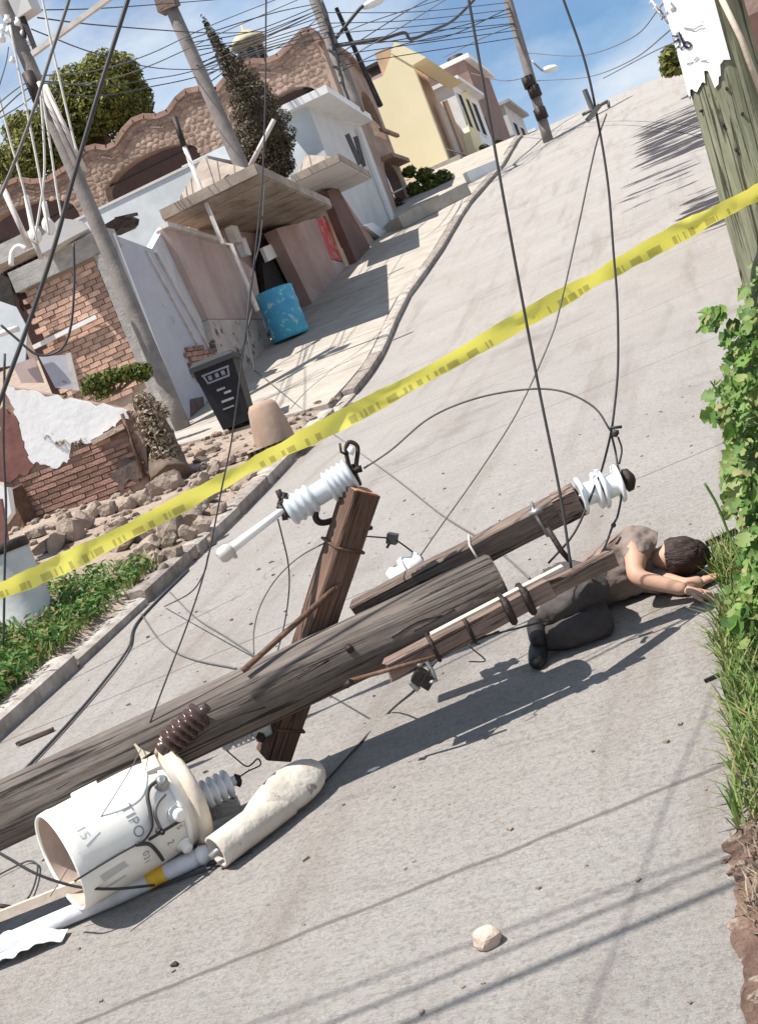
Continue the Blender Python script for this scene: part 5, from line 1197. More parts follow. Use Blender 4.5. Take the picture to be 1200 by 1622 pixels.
mb.add(vs+inner, fs, True); mb.build('shell', 'lamp', lh_)
mb = MB(); vs = []; fs = []; nu, nv = 28, 12
for j in range(nv+1):
    ph = -math.pi/2+math.pi*j/nv
    for i in range(nu):
        th = 2*math.pi*i/nu; x, y, z = math.cos(ph)*math.cos(th), math.cos(ph)*math.sin(th), math.sin(ph)
        ca_, sa_ = math.cos(R_(52)), math.sin(R_(52)); yy, zz_ = (.078+.022*x)*y*(1-.12*max(0, -x)), (.05 if z > 0 else .045)*math.copysign(abs(z)**.8, z)
        vs.append(Ml @ Vector((ll*.66+.195*x, .015+yy*ca_-zz_*sa_, .022+yy*sa_+zz_*ca_)))
fs = [(j*nu+i, j*nu+(i+1) % nu, (j+1)*nu+(i+1) % nu, (j+1)*nu+i) for j in range(nv) for i in range(nu)]
mb.add(vs, fs, True); mb.build('dome', 'lamp', lh_)
mb = MB(); mb.lathe([(.118, .0001), (.118, .049)], Ml, n, cap=False); mb.build('socket_plate', 'dark', lh_)
mb = MB(); mb.tube([Ml @ Vector((.1, 0, .01)), Ml @ Vector((-.02, .02, -.01))], .012, 8); mb.tube([Ml @ Vector((.1, -.02, -.02)), Ml @ Vector((.0, -.03, -.03))], .008, 8); mb.build('socket_stub', 'steel', lh_)
# lamp arm tube
q = [ground(318, 1372), ground(255, 1402), ground(190, 1432), ground(100, 1470), ground(-60, 1540)]; q = [p+Vector((0, 0, .033)) for p in q]
la = empty('lamp_arm_tube', q[0], 'grey white lamp arm tube with a yellow sticker lying on the road', 'tube')
mb = MB(); mb.tube(spline(q, 6), .032, 16); mb.build('tube', 'tube', la)
a = q[1]; d = (q[0]-q[1]).normalized(); mb = MB(); mb.tube([a-d*.035, a+d*.03], .0336, 16, cap=False); mb.build('sticker', 'yellow', la)
mb = MB(); mb.lathe([(0, .03), (.02, .036), (.04, .03), (.06, .02)], frame(q[0], q[0]-q[1]), 14); mb.build('end_collar', 'white', la)
# white plastic sheet
xs2 = [(-40, 1502), (30, 1488), (70, 1482), (112, 1478), (100, 1496), (70, 1508), (40, 1522), (0, 1538), (-40, 1552)]
gp = [ground(x, y) for x, y in xs2]; c0 = sum(gp, Vector())/len(gp)
bm = bmesh.new(); vv = [bm.verts.new(p-c0) for p in gp]; bm.faces.new(vv); bmesh.ops.triangulate(bm, faces=bm.faces); bmesh.ops.subdivide_edges(bm, edges=bm.edges, cuts=7, use_grid_fill=True); bmesh.ops.triangulate(bm, faces=bm.faces)
for v in bm.verts: v.co.z += .03+.03*noise.noise(v.co*9)+.012*noise.noise(v.co*26)
me = bpy.data.meshes.new('plastic_sheet'); bm.to_mesh(me); bm.free(); me.materials.append(M['sheet']); me.polygons.foreach_set('use_smooth', [True]*len(me.polygons))
o = place(bpy.data.objects.new('plastic_sheet', me), Matrix.Translation(c0)); sm = o.modifiers.new('t', 'SOLIDIFY'); sm.thickness = .003
tag(o, 'crumpled white plastic sheet on the road at the lower left edge', 'sheet')
mb = MB(); mb.bar(at(-30, 1463, 4.22), at(150, 1392, 4.17), .02, .035); tag(mb.build('timber_length', 'slat'), 'long pale slat lying under the transformer at the left edge', 'slat')
mb = MB(); mb.tube([at(-20, 1432, 4.25), at(25, 1438, 4.22)], .008, 6); tag(mb.build('twig', 'iron'), 'short dark stick at the left edge below the transformer', 'stick')
# loose rock on the road
p = ground(775, 1496)
mb = MB(); mb.blob((0, 0, 0), (.038, .032, .031), 9, .16, 3, flat=True); tag(mb.build('rock', 'mortarlight', Mx=Matrix.Translation(p+Vector((0, 0, .02)))), 'fist sized pale rock alone on the near road', 'rock')
mb = MB(); p = ground(592, 1221); mb.blob((0, 0, 0), (.026, .008, .006), 5, .3, 2, flat=True); tag(mb.build('chip', 'white', Mx=Matrix.Translation(p+Vector((0, 0, .006))) @ Matrix.Rotation(.4, 4, 'Z')), 'tiny white chip on the road right of the lamp head', 'chip')
mb = MB(); p = ground(278, 1530); mb.blob((0, 0, 0), (.016, .01, .008), 7, .3, 2, flat=True); tag(mb.build('pebble', 'iron', Mx=Matrix.Translation(p+Vector((0, 0, .005)))), 'dark pebble on the near road', 'pebble')
p = ground(55, 1172); mb = MB(); mb.bar(p+RT*-.1+Vector((0, 0, .015)), p+RT*.12+Vector((0, 0, .02)), .03, .02); tag(mb.build('wood_scrap', 'greyarm'), 'small wood scrap on the road near the left kerb', 'scrap')
mb = MB()
for i in range(380):
    x, y = random.uniform(-4.5, -.5), random.uniform(1.2, 9); s_ = random.uniform(.002, .008)*(1.6 if random.random() < .1 else 1)
    mb.box((x, y, prof(y)+s_*.4), (s_*2.2, s_*1.5, s_), Matrix.Rotation(random.random()*3, 3, 'Z'), s_*.3)
tag(mb.build('road_grit', 'stone', origin=Vector((-2.5, 4, .4))), kind='stuff')

# ================================================================== PERSON
def skin_mesh(name, joints, edges, material, parent, root=0, sub=2, fold=0):
    me = bpy.data.meshes.new(name); me.from_pydata([tuple(j[0]) for j in joints], edges, [])
    ob = bpy.data.objects.new(name+'_tmp', me); COL.objects.link(ob)
    ob.modifiers.new('s', 'SKIN'); sb_ = ob.modifiers.new('d', 'SUBSURF'); sb_.levels = sub; sb_.render_levels = sub
    sv = me.skin_vertices[0].data
    for i, j in enumerate(joints): sv[i].radius = j[1] if isinstance(j[1], tuple) else (j[1], j[1]); sv[i].use_root = (i == root)
    dg = bpy.context.evaluated_depsgraph_get(); m2 = bpy.data.meshes.new_from_object(ob.evaluated_get(dg)); COL.objects.unlink(ob); bpy.data.objects.remove(ob)
    if fold:
        for v in m2.vertices:
            nn = v.normal; k = noise.noise(Vector((v.co.x*14, v.co.y*14, v.co.z*26)))+.6*noise.noise(v.co*38); v.co += nn*fold*k
    m2.name = name; m2.materials.clear(); m2.materials.append(M[material]); m2.polygons.foreach_set('use_smooth', [True]*len(m2.polygons))
    return place(bpy.data.objects.new(name, m2), Matrix.Translation(PO), parent)
PO = ground(994, 968)
def pl_(r, f, z):   # right, away, up -> local offset, following the slope of the road
    q = RT*r*.92+FH*f; return Vector((q.x, q.y, z+(prof(PO.y+q.y)-prof(PO.y))))
pe = empty('person', PO, 'person in taupe shirt and dark trousers lying curled on the road beyond the crossarms', 'person')
hip, wst, chs, nck = pl_(-.20, .16, .115), pl_(-.06, .15, .125), pl_(.10, .12, .13), pl_(.215, .09, .125)
hdb, hdt = pl_(.245, .075, .115), pl_(.335, .04, .10)
shT, shB = pl_(.165, .09, .235), pl_(.16, .10, .055)
elT, haT = pl_(.06, -.10, .15), pl_(.235, -.19, .05)
elB, haB = pl_(.25, -.12, .04), pl_(.33, -.10, .03)
hT, hB = pl_(-.215, .15, .20), pl_(-.205, .16, .07)
knT, knB = pl_(-.11, -.19, .20), pl_(-.15, -.21, .075)
anT, anB = pl_(-.40, -.02, .115), pl_(-.42, -.08, .05)
toT, toB = pl_(-.43, -.14, .09), pl_(-.47, -.20, .035)
J = [(hip, .105), (wst, .10), (chs, .115), (nck, .05), (hdb, .05), (hdt, .02), (shT, .055), (elT, .04), (haT, .028), (shB, .05), (elB, .038), (haB, .027), (hT, .064), (knT, .044), (anT, .032), (hB, .06), (knB, .044), (anB, .036), (toT, .032), (toB, .032)]
E_ = [(0, 1), (1, 2), (2, 3), (3, 4), (2, 6), (6, 7), (7, 8), (2, 9), (9, 10), (10, 11), (0, 12), (12, 13), (13, 14), (0, 15), (15, 16), (16, 17), (14, 18), (17, 19), (4, 5)]
skin_mesh('body', J, E_, 'skin', pe)
k = 1.12
skin_mesh('shirt', [(hip+(wst-hip)*.3, .118), (wst, .114), (chs, .13), (nck*.85+chs*.15, .07), (shT, .066), (shT.lerp(elT, .62), .058), (shB, .06), (shB.lerp(elB, .55), .05)], [(0, 1), (1, 2), (2, 3), (2, 4), (4, 5), (2, 6), (6, 7)], 'shirt', pe, sub=4, fold=.010)
skin_mesh('trousers', [(hip.lerp(wst, .45), .112), (hip, .12), (hT, .098), (knT, .074), (anT, .054), (hB, .094), (knB, .074), (anB, .054)], [(0, 1), (1, 2), (2, 3), (3, 4), (1, 5), (5, 6), (6, 7)], 'trousers', pe, sub=4, fold=.008)
for a, t in ((anT, toT), (anB, toB)): skin_mesh('shoe', [(a.lerp(t, -.1), .042), (a.lerp(t, .5), .044), (t, .038), (t+(t-a)*.35, .03)], [(0, 1), (1, 2), (2, 3)], 'shoe', pe)
# head: skull with a face looking at the camera side
hc = PO+hdb.lerp(hdt, .62); up_h = (hdt-hdb).normalized(); fwd_h = (FH*.85+RT*.1-Vector((0, 0, .3))); fwd_h = (fwd_h-up_h*fwd_h.dot(up_h)).normalized(); sd = up_h.cross(fwd_h)
Mh = Matrix.Translation(hc) @ Matrix((fwd_h, sd, up_h)).transposed().to_4x4()
bm = bmesh.new(); bmesh.ops.create_uvsphere(bm, u_segments=28, v_segments=20, radius=1)
def g_(v, c, s): return math.exp(-((v-Vector(c)).length/s)**2)
for v in bm.verts:
    c = v.co.copy(); x, y, z = c
    w = 1-.22*max(0, -z)
    q = Vector((x*.094, y*.074*w, z*.115))
    q.x += .022*g_(c, (1, 0, -.12), .22)+.010*g_(c, (1, 0, .28), .45)+.012*g_(c, (.85, 0, -.85), .35)+.008*g_(c, (.95, 0, -.5), .22)
    q.x -= .010*(g_(c, (.92, .38, .1), .18)+g_(c, (.92, -.38, .1), .18))
    q.y += .016*g_(c, (0, 1, -.05), .2)-.016*g_(c, (0, -1, -.05), .2)
    v.co = q
me = bpy.data.meshes.new('head'); bm.to_mesh(me); bm.free(); me.materials.append(M['skin']); me.polygons.foreach_set('use_smooth', [True]*len(me.polygons)); place(bpy.data.objects.new('head', me), Mh, pe)
bm = bmesh.new(); bmesh.ops.create_uvsphere(bm, u_segments=28, v_segments=20, radius=1)
for v in [v for v in bm.verts if (v.co.x > .45 and v.co.z < .45) or v.co.z < -.45]: bm.verts.remove(v)
for v in bm.verts:
    c = v.co.copy(); v.co = Vector((c.x*.104-.006, c.y*.084, c.z*.126+.002))*(1+.07*noise.noise(Vector((c.x*9, c.y*9, c.z*3)))+.04*noise.noise(c*22))
me = bpy.data.meshes.new('hair'); bm.to_mesh(me); bm.free(); me.materials.append(M['hair']); me.polygons.foreach_set('use_smooth', [True]*len(me.polygons)); place(bpy.data.objects.new('hair', me), Mh, pe)
for s_ in (-1, 1):
    mb = MB(); mb.blob(Mh @ Vector((.083, s_*.029, .012)), (.006, .012, .004), 1, 0, 1); mb.build('eyelid', 'hair', pe)
# hands: five curled fingers
def hand(w, dirv, up_, s):
    dirv = dirv.normalized(); sd_ = up_.cross(dirv).normalized()
    for i, (o, l) in enumerate(((-.03, .06), (-.01, .075), (.012, .07), (.032, .055))):
        b = w+dirv*.055+sd_*o*s; skin_mesh('finger', [(b-dirv*.03, .009), (b+dirv*l*.45, .0085), (b+dirv*l*.75-up_*.018, .0075), (b+dirv*l*.85-up_*.036, .006)], [(0, 1), (1, 2), (2, 3)], 'skin', pe, sub=1)
    b = w+dirv*.02-sd_*.035*s; skin_mesh('thumb', [(b+sd_*.02*s, .011), (b-sd_*.018*s+dirv*.02, .0095), (b-sd_*.022*s+dirv*.05-up_*.01, .008)], [(0, 1), (1, 2)], 'skin', pe, sub=1)
    skin_mesh('palm', [(w-dirv*.02, (.026, .02)), (w+dirv*.03, (.034, .016)), (w+dirv*.065, (.034, .013))], [(0, 1), (1, 2)], 'skin', pe, sub=1)
hand(haT, (haT-elT), Vector((0, 0, 1)), 1)
hand(haB, (haB-elB), Vector((0, 0, 1)), -1)

# ================================================================== CAUTION TAPE
tp = [(-160, 985, 5.0), (0, 936, 5.0), (110, 888, 5.0), (250, 818, 5.0), (400, 737, 5.0), (560, 655, 5.0), (700, 580, 4.98), (830, 505, 4.96), (960, 432, 4.93), (1080, 366, 4.88), (1150, 330, 4.84), (1185, 312, 4.83), (1230, 292, 4.86), (1300, 265, 5.0)]
C_ = spline([at(*p) for p in tp], 16)
vs, fs, uvs = [], [], []; acc = 0
for i, p in enumerate(C_):
    t = (C_[min(i+1, len(C_)-1)]-C_[max(i-1, 0)]).normalized(); acc += (C_[i]-C_[i-1]).length if i else 0
    nrm = (CAM-p).normalized(); ac = t.cross(nrm).normalized()*-1
    if ac.z < 0: ac = -ac
    fold = .85*noise.noise(Vector((acc*2.2, 0, 0)))+.6*noise.noise(Vector((acc*7, 3, 0)))
    tw = .55+fold; wdt = .042*(1.0+.12*noise.noise(Vector((acc*3, 9, 0))))
    a2 = ac*math.cos(tw)+nrm*math.sin(tw); mid = nrm*.012*math.sin(acc*9)
    for k_, s_ in enumerate((-1, -.5, 0, .5, 1)):
        vs.append(p+a2*(wdt*s_)+nrm*(.008*math.sin(acc*14+s_*1.5)+.007*noise.noise(Vector((acc*22, s_*2, 4))))+a2*(.004*noise.noise(Vector((acc*30, s_*3, 9))))+mid*(1-s_*s_)); uvs.append((acc, (s_+1)/2))
for i in range(len(C_)-1):
    for k_ in range(4): fs.append((i*5+k_, (i+1)*5+k_, (i+1)*5+k_+1, i*5+k_+1))
mb = MB(); mb.add(vs, fs, True); me = bpy.data.meshes.new('caution_tape'); o_ = C_[len(C_)//2]
me.from_pydata([tuple(v-o_) for v in vs], [], fs); ul = me.uv_layers.new(name='UVMap')
for lp in me.loops: ul.data[lp.index].uv = uvs[lp.vertex_index]
me.materials.append(M['tape']); me.polygons.foreach_set('use_smooth', [True]*len(me.polygons))
tag(place(bpy.data.objects.new('caution_tape', me), Matrix.Translation(o_)), 'yellow plastic caution tape strung across the street to the wooden pole', 'tape')

# ================================================================== CABLES
def cable(pts, r, material='cable', label='black cable', name='cable', group=None, n=6, seg=8):
    P_ = [Vector(p) if len(p) == 3 and isinstance(p, Vector) else at(*p) for p in pts]
    mb = MB(); mb.tube(spline(P_, seg), r, n); return tag(mb.build(name, material), label, 'cable', group)
gr = lambda x, y, h=.012: ground(x, y)+Vector((0, 0, h))
cable([(733, -60, 4.3), (742, 0, 4.32), (800, 330, 4.36), (850, 600, 4.38), (886, 780, 4.36), (904, 900, 4.34)], .0058, label='thick black cable hanging straight down past the end of the grey crossarm')
c2 = [(872, -60, 4.4), (892, 0, 4.42), (925, 95, 4.44), (945, 185, 4.46), (962, 290, 4.47), (971, 400, 4.48), (977, 480, 4.48), (978, 580, 4.48), (972, 650, 4.48), (966, 690, 4.48), (952, 745, 4.46), (942, 768, 4.44), (928, 805, 4.44), (905, 850, 4.45), (868, 892, 4.5)]
o = cable(c2, .0048, label='black cable hanging down to the spool insulators and tied with a clamp')
mb = MB(); mb.blob(at(974, 686, 4.47), (.018, .014, .014), 3, .3, 1, flat=True); mb.tube([at(966, 678, 4.47), at(984, 676, 4.47)], .006, 6); mb.build('clamp', 'cable', o)
mb = MB(); mb.bar(at(930, 190, 4.45), at(948, 168, 4.45), .03, .018); mb.tube([at(922, 182, 4.45), at(962, 160, 4.45)], .006, 6); mb.tube([at(962, 160, 4.45), at(964, 170, 4.45)], .006, 6); mb.bar(at(925, 142, 4.44), at(940, 180, 4.45), .014, .014); mb.build('splice_clamp', 'cablegrey', o)
cable([(968, 690, 4.48), (974, 715, 4.48), (978, 740, 4.46), (985, 770, 4.45), (978, 815, 4.45), (970, 832, 4.45), (958, 864, 4.46), (948, 880, 4.46)], .0045, label='short black wire looping over the spool insulators and down to the broken crossarm end')
mb = MB(); mb.blob(at(971, 832, 4.45), (.011, .011, .011), 1, .1, 1); tag(mb.build('wire_knot', 'cable'), 'dark knot on the wire below the spool insulators', 'knot')
cable([(978, 692, 4.47), (984, 712, 4.47), (980, 735, 4.47)], .004, label='small wire loop beside the clamp above the spool insulators')
cable([(576, 742, 4.44), (620, 712, 4.46), (680, 662, 4.5), (750, 632, 4.52), (830, 617, 4.52), (890, 620, 4.5), (940, 645, 4.49), (966, 682, 4.48)], .004, 'cablegrey', label='grey wire arching from the fuse cutout to the clamp above the spools')
cable([(960, 180, 4.6), (942, 235, 4.66), (915, 360, 4.8), (888, 480, 4.85), (870, 540, 4.85), (820, 650, 4.85), (760, 745, 4.82), (700, 830, 4.78), (664, 882, 4.74)], .0038, 'cablegrey', label='thin grey wire hanging to the white pin insulator behind the crossarm')
cable([gr(405, 588), gr(480, 650), gr(530, 690), gr(620, 755), gr(700, 818), gr(780, 868), gr(840, 920)], .006, 'cablegrey', label='thin wire lying across the road behind the pole from the clay block')
cable([(558, 848, 4.47), (586, 850, 4.6), (612, 852, 4.71)], .0035, label='short thin wire from upright crossarm to the small wire clamp')
cable([(628, 856, 4.71), (645, 868, 4.73), (660, 880, 4.73)], .0035, label='short thin wire between the small wire clamp and the white pin insulator')
cable([(440, 822, 4.42), (447, 850, 4.42), (456, 890, 4.44), (458, 930, 4.46), (452, 980, 4.46), (440, 1030, 4.42), (425, 1075, 4.36), (408, 1095, 4.33)], .003, label='thin wire hanging from the fuse cutout clip down to the pole')
cable([(540, 850, 4.45), (510, 862, 4.5), (470, 885, 4.5), (435, 920, 4.5), (412, 960, 4.48), (402, 1000, 4.45), (402, 1036, 4.4)], .003, 'cablegrey', label='thin grey wire curling from the upright crossarm to the pole')
cable([(422, -40, 4.2), (421, 40, 4.2), (420, 160, 4.2), (415, 290, 4.2), (402, 420, 4.2), (385, 560, 4.22), (368, 690, 4.24), (352, 770, 4.25), (328, 890, 4.27), (300, 980, 4.28), (262, 1080, 4.29), (236, 1150, 4.3), (226, 1182, 4.3)], .0032, label='long thin wire dropping from the sky to the transformer top')
cable([(226, 1182, 4.27), (200, 1230, 4.1), (150, 1310, 4.02), (118, 1360, 4.02), (80, 1420, 4.1)], .0018, 'cablegrey', label='hair thin wire drawn diagonally over the transformer tank')
cable([(222, -60, 4.0), (198, 15, 4.0), (160, 135, 4.0), (120, 270, 4.0), (85, 395, 4.0), (50, 500, 4.0), (15, 595, 4.0), (-20, 690, 4.0)], .0075, label='thickest black cable crossing the left side from the top to the white limewash')
cable([(122, -50, 4.6), (108, 5, 4.6), (80, 90, 4.6), (50, 185, 4.6), (18, 270, 4.6), (-30, 380, 4.6)], .0065, 'cablegrey', label='grey cable slanting down at the upper left edge in front of the tree')
cable([gr(300, 905, .015), gr(222, 985, .015), gr(205, 1030, .015), gr(165, 1085, .015), gr(110, 1150, .015), gr(40, 1225, .015), gr(-60, 1330, .015)], .009, label='dark cable lying on the road along the left kerb')
cable([(330, 880, 4.7), (322, 910, 5.4), (300, 940, 6.4), gr(262, 965, .02)], .004, label='thin wire end resting on the left kerb')
cable([gr(225, 975), gr(255, 1018), gr(300, 1045), gr(376, 1062)], .005, 'cablegrey', label='thin wire curving on the road behind the pole near the left kerb')
cable([gr(270, 940), gr(310, 980), gr(360, 1012), gr(410, 1045)], .005, 'cablegrey', label='thin wire lying on the road from the kerb towards the brace')
cable([(700, 1030, 4.3), (760, 1010, 4.3), (820, 995, 4.35), (870, 982, 4.4)], .004, label='thin wire running along the lower side of the pale front crossarm')
cable([(790, 1000, 4.3), (700, 1040, 4.25), (660, 1090, 4.25), gr(620, 1130), gr(560, 1195), gr(505, 1255), gr(440, 1315), gr(380, 1352), gr(330, 1362)], .0045, label='black wire running from the front crossarm past the lamp head')
cable([(760, 1020, 4.25), (742, 1022, 4.22), (768, 1046, 4.22), (742, 1048, 4.2)], .0028, label='small bent wire end above the shadow of the front crossarm')
cable([(372, 1236, 4.42), (392, 1222, 4.44), (412, 1212, 4.45), (408, 1202, 4.45), (392, 1214, 4.46), (372, 1200, 4.48), (350, 1180, 4.5)], .003, label='curled thin wire beside the ribbed low voltage bushing')
cable([gr(330, 1375, .01), gr(400, 1352, .01), gr(300, 1392, .01), gr(240, 1412, .01)], .005, label='black wire along the front of the lamp arm tube')
cable([(-20, 1340, 4.0), (15, 1360, 3.98), (60, 1385, 3.96), (120, 1404, 3.97), (180, 1408, 4.0), (245, 1402, 4.1)], .005, label='black wire sagging in front of the transformer base to the yellow sticker')
cable([gr(-20, 1400), gr(30, 1375), gr(50, 1368), gr(62, 1380), gr(45, 1430), gr(-10, 1475)], .004, label='thin wire lying on the road behind the transformer base at the left edge')
cable([(8, 560, 7.6), (6, 700, 7.6), (10, 800, 7.6), (8, 900, 7.6), (6, 1020, 7.6)], .008, label='dark cable hanging vertically at the left edge by the cement cylinder')
cable([(2, 515, 18.2), (25, 535, 18.2), (60, 562, 18.2), (95, 555, 18.2), (112, 520, 18.2), (118, 450, 18.2), (117, 385, 18.2)], .02, label='cable sagging in front of the orange brick end wall')
cable([(404, 588, 16.5), (392, 520, 17.5), (398, 440, 18.5), (412, 380, 19), (420, 290, 20)], .012, label='thin dark cable hanging in front of the pink wall and canopy')
cable([(400, 490, 21.3), (388, 540, 21), (375, 600, 20.5)], .02, label='cable from the service mast foot down to the black bin')
# pale strings at upper left
for pts in (((18, 120), (-10, 330)),): pass
for i, pts in enumerate((((-40, 0), (12, 205), (28, 262), (46, 330), (60, 385)), ((16, 40), (46, 190), (60, 262), (72, 330), (78, 372)), ((64, 134), (71, 262), (62, 340), (54, 380)), ((66, 140), (80, 230), (90, 300), (98, 345)), ((62, -30), (82, 70), (98, 140), (112, 200), (122, 240)))):
    cable([(x, y, 17.6) for x, y in pts], .018, 'cablewhite', label=('leftmost pale service wire slanting in from the left edge', 'second pale service wire down to the short conduit stub', 'pale service wire crossing the others down to the weatherhead mast', 'shortest pale service wire beside the thick grey pole', 'pale service wire right of the thick grey pole in front of the round tree')[i], group='pale service wires at the thick grey pole', name='service_wire')
# overhead lines crossing the sky between the poles
lines = [
 [(60, 16, 19), (180, 12, 22), (360, -2, 30)], [(60, 28, 19), (160, 40, 22), (330, 52, 28), (420, 50, 34.3)],
 [(50, 46, 19), (80, 58, 19.5), (150, 84, 21), (250, 108, 25), (350, 110, 30)], [(62, 128, 19), (160, 136, 23), (235, 126, 26), (330, 106, 30), (540, 40, 36)],
 [(66, 120, 19), (150, 112, 22), (236, 86, 25), (330, 42, 29), (450, -6, 32)], [(64, 132, 19), (150, 130, 22), (238, 104, 25), (360, 48, 29), (480, -4, 33)], [(312, 104, 28), (350, 84, 29), (380, 66, 29), (500, 18, 34.3)],
 [(60, 140, 19), (150, 152, 22), (236, 138, 25), (330, 116, 29), (450, 70, 34.3), (505, 28, 34.3)], [(314, 108, 28), (420, 60, 28), (505, 20, 34.3)], [(294, 64, 28), (420, 24, 28), (500, 6, 34.3)],
 [(522, 62, 34.3), (600, 30, 34), (760, -20, 40)], [(537, 100, 34.3), (640, 40, 34), (720, -10, 40)], [(528, 74, 34.3), (650, 60, 35), (810, 20, 38.5)],
 [(541, 112, 34.3), (640, 70, 34), (815, 38, 38.5)], [(533, 88, 34.3), (640, 20, 36), (700, -12, 40)], [(592, 66, 36), (700, 60, 36), (808, 12, 38.5)],
 [(835, 84, 38.5), (920, 88, 33), (1000, 60, 26), (1050, 5, 20)], [(850, 128, 38.5), (930, 122, 33), (1000, 95, 26), (1070, 40, 18)],
 [(845, 118, 38.5), (800, 128, 41), (745, 116, 44)], [(955, 124, 30), (1030, 84, 24), (1070, 66, 18)], [(700, 92, 47), (760, 62, 37), (815, 40, 38.5)],
 [(0, 178, 16), (30, 150, 18), (50, 136, 19)], [(-5, 166, 16), (28, 140, 18), (48, 128, 19)], [(-5, 190, 16), (32, 168, 18), (56, 150, 19)],
 [(-5, 150, 14), (10, 100, 17), (14, 75, 18.5)],
]
ORD = 'first second third fourth fifth sixth seventh eighth ninth tenth eleventh twelfth thirteenth fourteenth fifteenth sixteenth'.split()
def seg_of(x): return 'thick grey pole' if x < 110 else 'brownish pole' if x < 400 else 'mansion corner pole' if x < 590 else 'yellow house' if x < 780 else 'slim crest pole' if x < 900 else 'papered wooden pole'
for i in range(9):
    dy = 6+i*9+random.uniform(-3, 3); sag = random.uniform(4, 12)
    lines.append([(300+dy*.42, 60+dy*.9, 28.2), (400+random.uniform(-8, 8), 40+dy*.55+sag, 31), (500+dy*.3, 4+dy*.7, 34.3)])
for i in range(6):
    y0 = 20+i*17; lines.append([(507+i*5, y0, 34.3), (660+random.uniform(-10, 10), y0*.7+random.uniform(0, 14), 36), (804+.286*(i*11+4), i*11+4, 38.5)])
seen = {}
for pts in lines:
    kk = (seg_of(pts[0][0]), seg_of(pts[-1][0])); seen[kk] = seen.get(kk, 0)+1; lb = '%s overhead line from the %s towards the %s' % (ORD[seen[kk]-1], *kk) 
    if seg_of(pts[0][0]) == seg_of(pts[-1][0]): lb = '%s short overhead line beside the %s' % (ORD[seen[kk]-1], kk[0])
    cable(pts, .0125*(pts[len(pts)//2][2]/28)**.6, 'cablegrey' if random.random() < .5 else 'cable', label=lb, name='overhead_line', group='overhead lines between the street poles')
o = cable([(527, 74, 34.3), (575, 66, 34), (605, 62, 34), (640, 52, 35), (652, 62, 36), (690, 46, 38), (720, 30, 40), (760, -10, 42)], .05, label='thick wavy bundled cable hung above the yellow house', name='overhead_line')
# overhead bundle passing above the near road (out of view; its shadow falls on the near road)
for i, ((xa, ya), (xb, yb), h, r) in enumerate((((520, 1622), (1128, 1372), 3.4, .008), ((600, 1640), (1150, 1405), 3.6, .013), ((400, 1622), (1040, 1385), 3.8, .006))):
    a, b = ground(xa, ya), ground(xb, yb); d = (b-a).normalized(); o3 = SUNV*(h/SUNV.z)
    mb = MB(); mb.tube([a+o3-d*14, a+o3, b+o3, b+o3+d*9], r, 6); tag(mb.build('overhead_line', 'cable'), ('middle of three unseen overhead cables whose shadows cross the near road', 'thickest of three unseen overhead cables whose shadows cross the near road', 'thinnest of three unseen overhead cables whose shadows cross the near road')[i], 'cable', 'cables above the near road')

q = [ground(x, y)+SUNV*(3.0/SUNV.z) for x, y in ((1150, 1020), (1122, 1110), (1085, 1200), (1045, 1300), (1015, 1390), (985, 1470))]
mb = MB(); mb.tube(spline([q[0]+(q[0]-q[1])*6]+q+[q[-1]+(q[-1]-q[-2])*6], 6), .0035, 6); tag(mb.build('overhead_line', 'cable'), 'slack overhead cable whose curved shadow runs beside the road edge grass', 'cable')

# ================================================================== VEGETATION
rng = np.random.default_rng(5)
def leaf_cloud(centers, radii, n, size, flat=.0, up=.3):
    """random leaf quads spread inside ellipsoids; returns verts, faces"""
    centers = np.array(centers, float); radii = np.array(radii, float); w = np.prod(radii, axis=1)**(2/3); idx = rng.choice(len(centers), n, p=w/w.sum())
    d = rng.normal(size=(n, 3)); d /= np.linalg.norm(d, axis=1)[:, None]; rr = rng.random(n)**.45
    P_ = centers[idx]+d*radii[idx]*rr[:, None]
    nn = d+rng.normal(size=(n, 3))*.6+np.array([0, 0, up]); nn /= np.linalg.norm(nn, axis=1)[:, None]
    t = np.cross(nn, rng.normal(size=(n, 3))); t /= np.linalg.norm(t, axis=1)[:, None]+1e-9; b = np.cross(nn, t)
    s_ = size*rng.uniform(.55, 1.3, n)[:, None]
    V = np.stack([P_-t*s_, P_+b*s_*.45+nn*s_*.15, P_+t*s_, P_-b*s_*.45+nn*s_*.15], 1).reshape(-1, 3)
    Fc = np.arange(4*n).reshape(-1, 4); return V, Fc
def tree(name, base, label, lobes, n, size, material, trunk_r, limbs=5):
    root = empty(name, Vector(base), label, 'tree')
    mb = MB(); b = Vector(base); tops = sorted(lobes, key=lambda l: -l[1][0])[:limbs]; c0 = sum((Vector(l[0]) for l in lobes), Vector())/len(lobes)
    mb.tube(spline([b, b.lerp(c0, .35)+Vector((.1, 0, 0)), c0], 5), [trunk_r*(1-.55*i/10) for i in range(11)], 10)
    for l in tops: mb.tube(spline([b.lerp(c0, .55), b.lerp(c0, .6).lerp(Vector(l[0]), .5)+Vector((0, 0, .15)), Vector(l[0])], 4), [trunk_r*.5*(1-.8*i/8) for i in range(9)], 7)
    mb.build('trunk', 'trunk', root)
    V, Fc = leaf_cloud([l[0] for l in lobes], [l[1] for l in lobes], n, size); from_arrays('crown', V, Fc, material, root, tuple(base)); return root
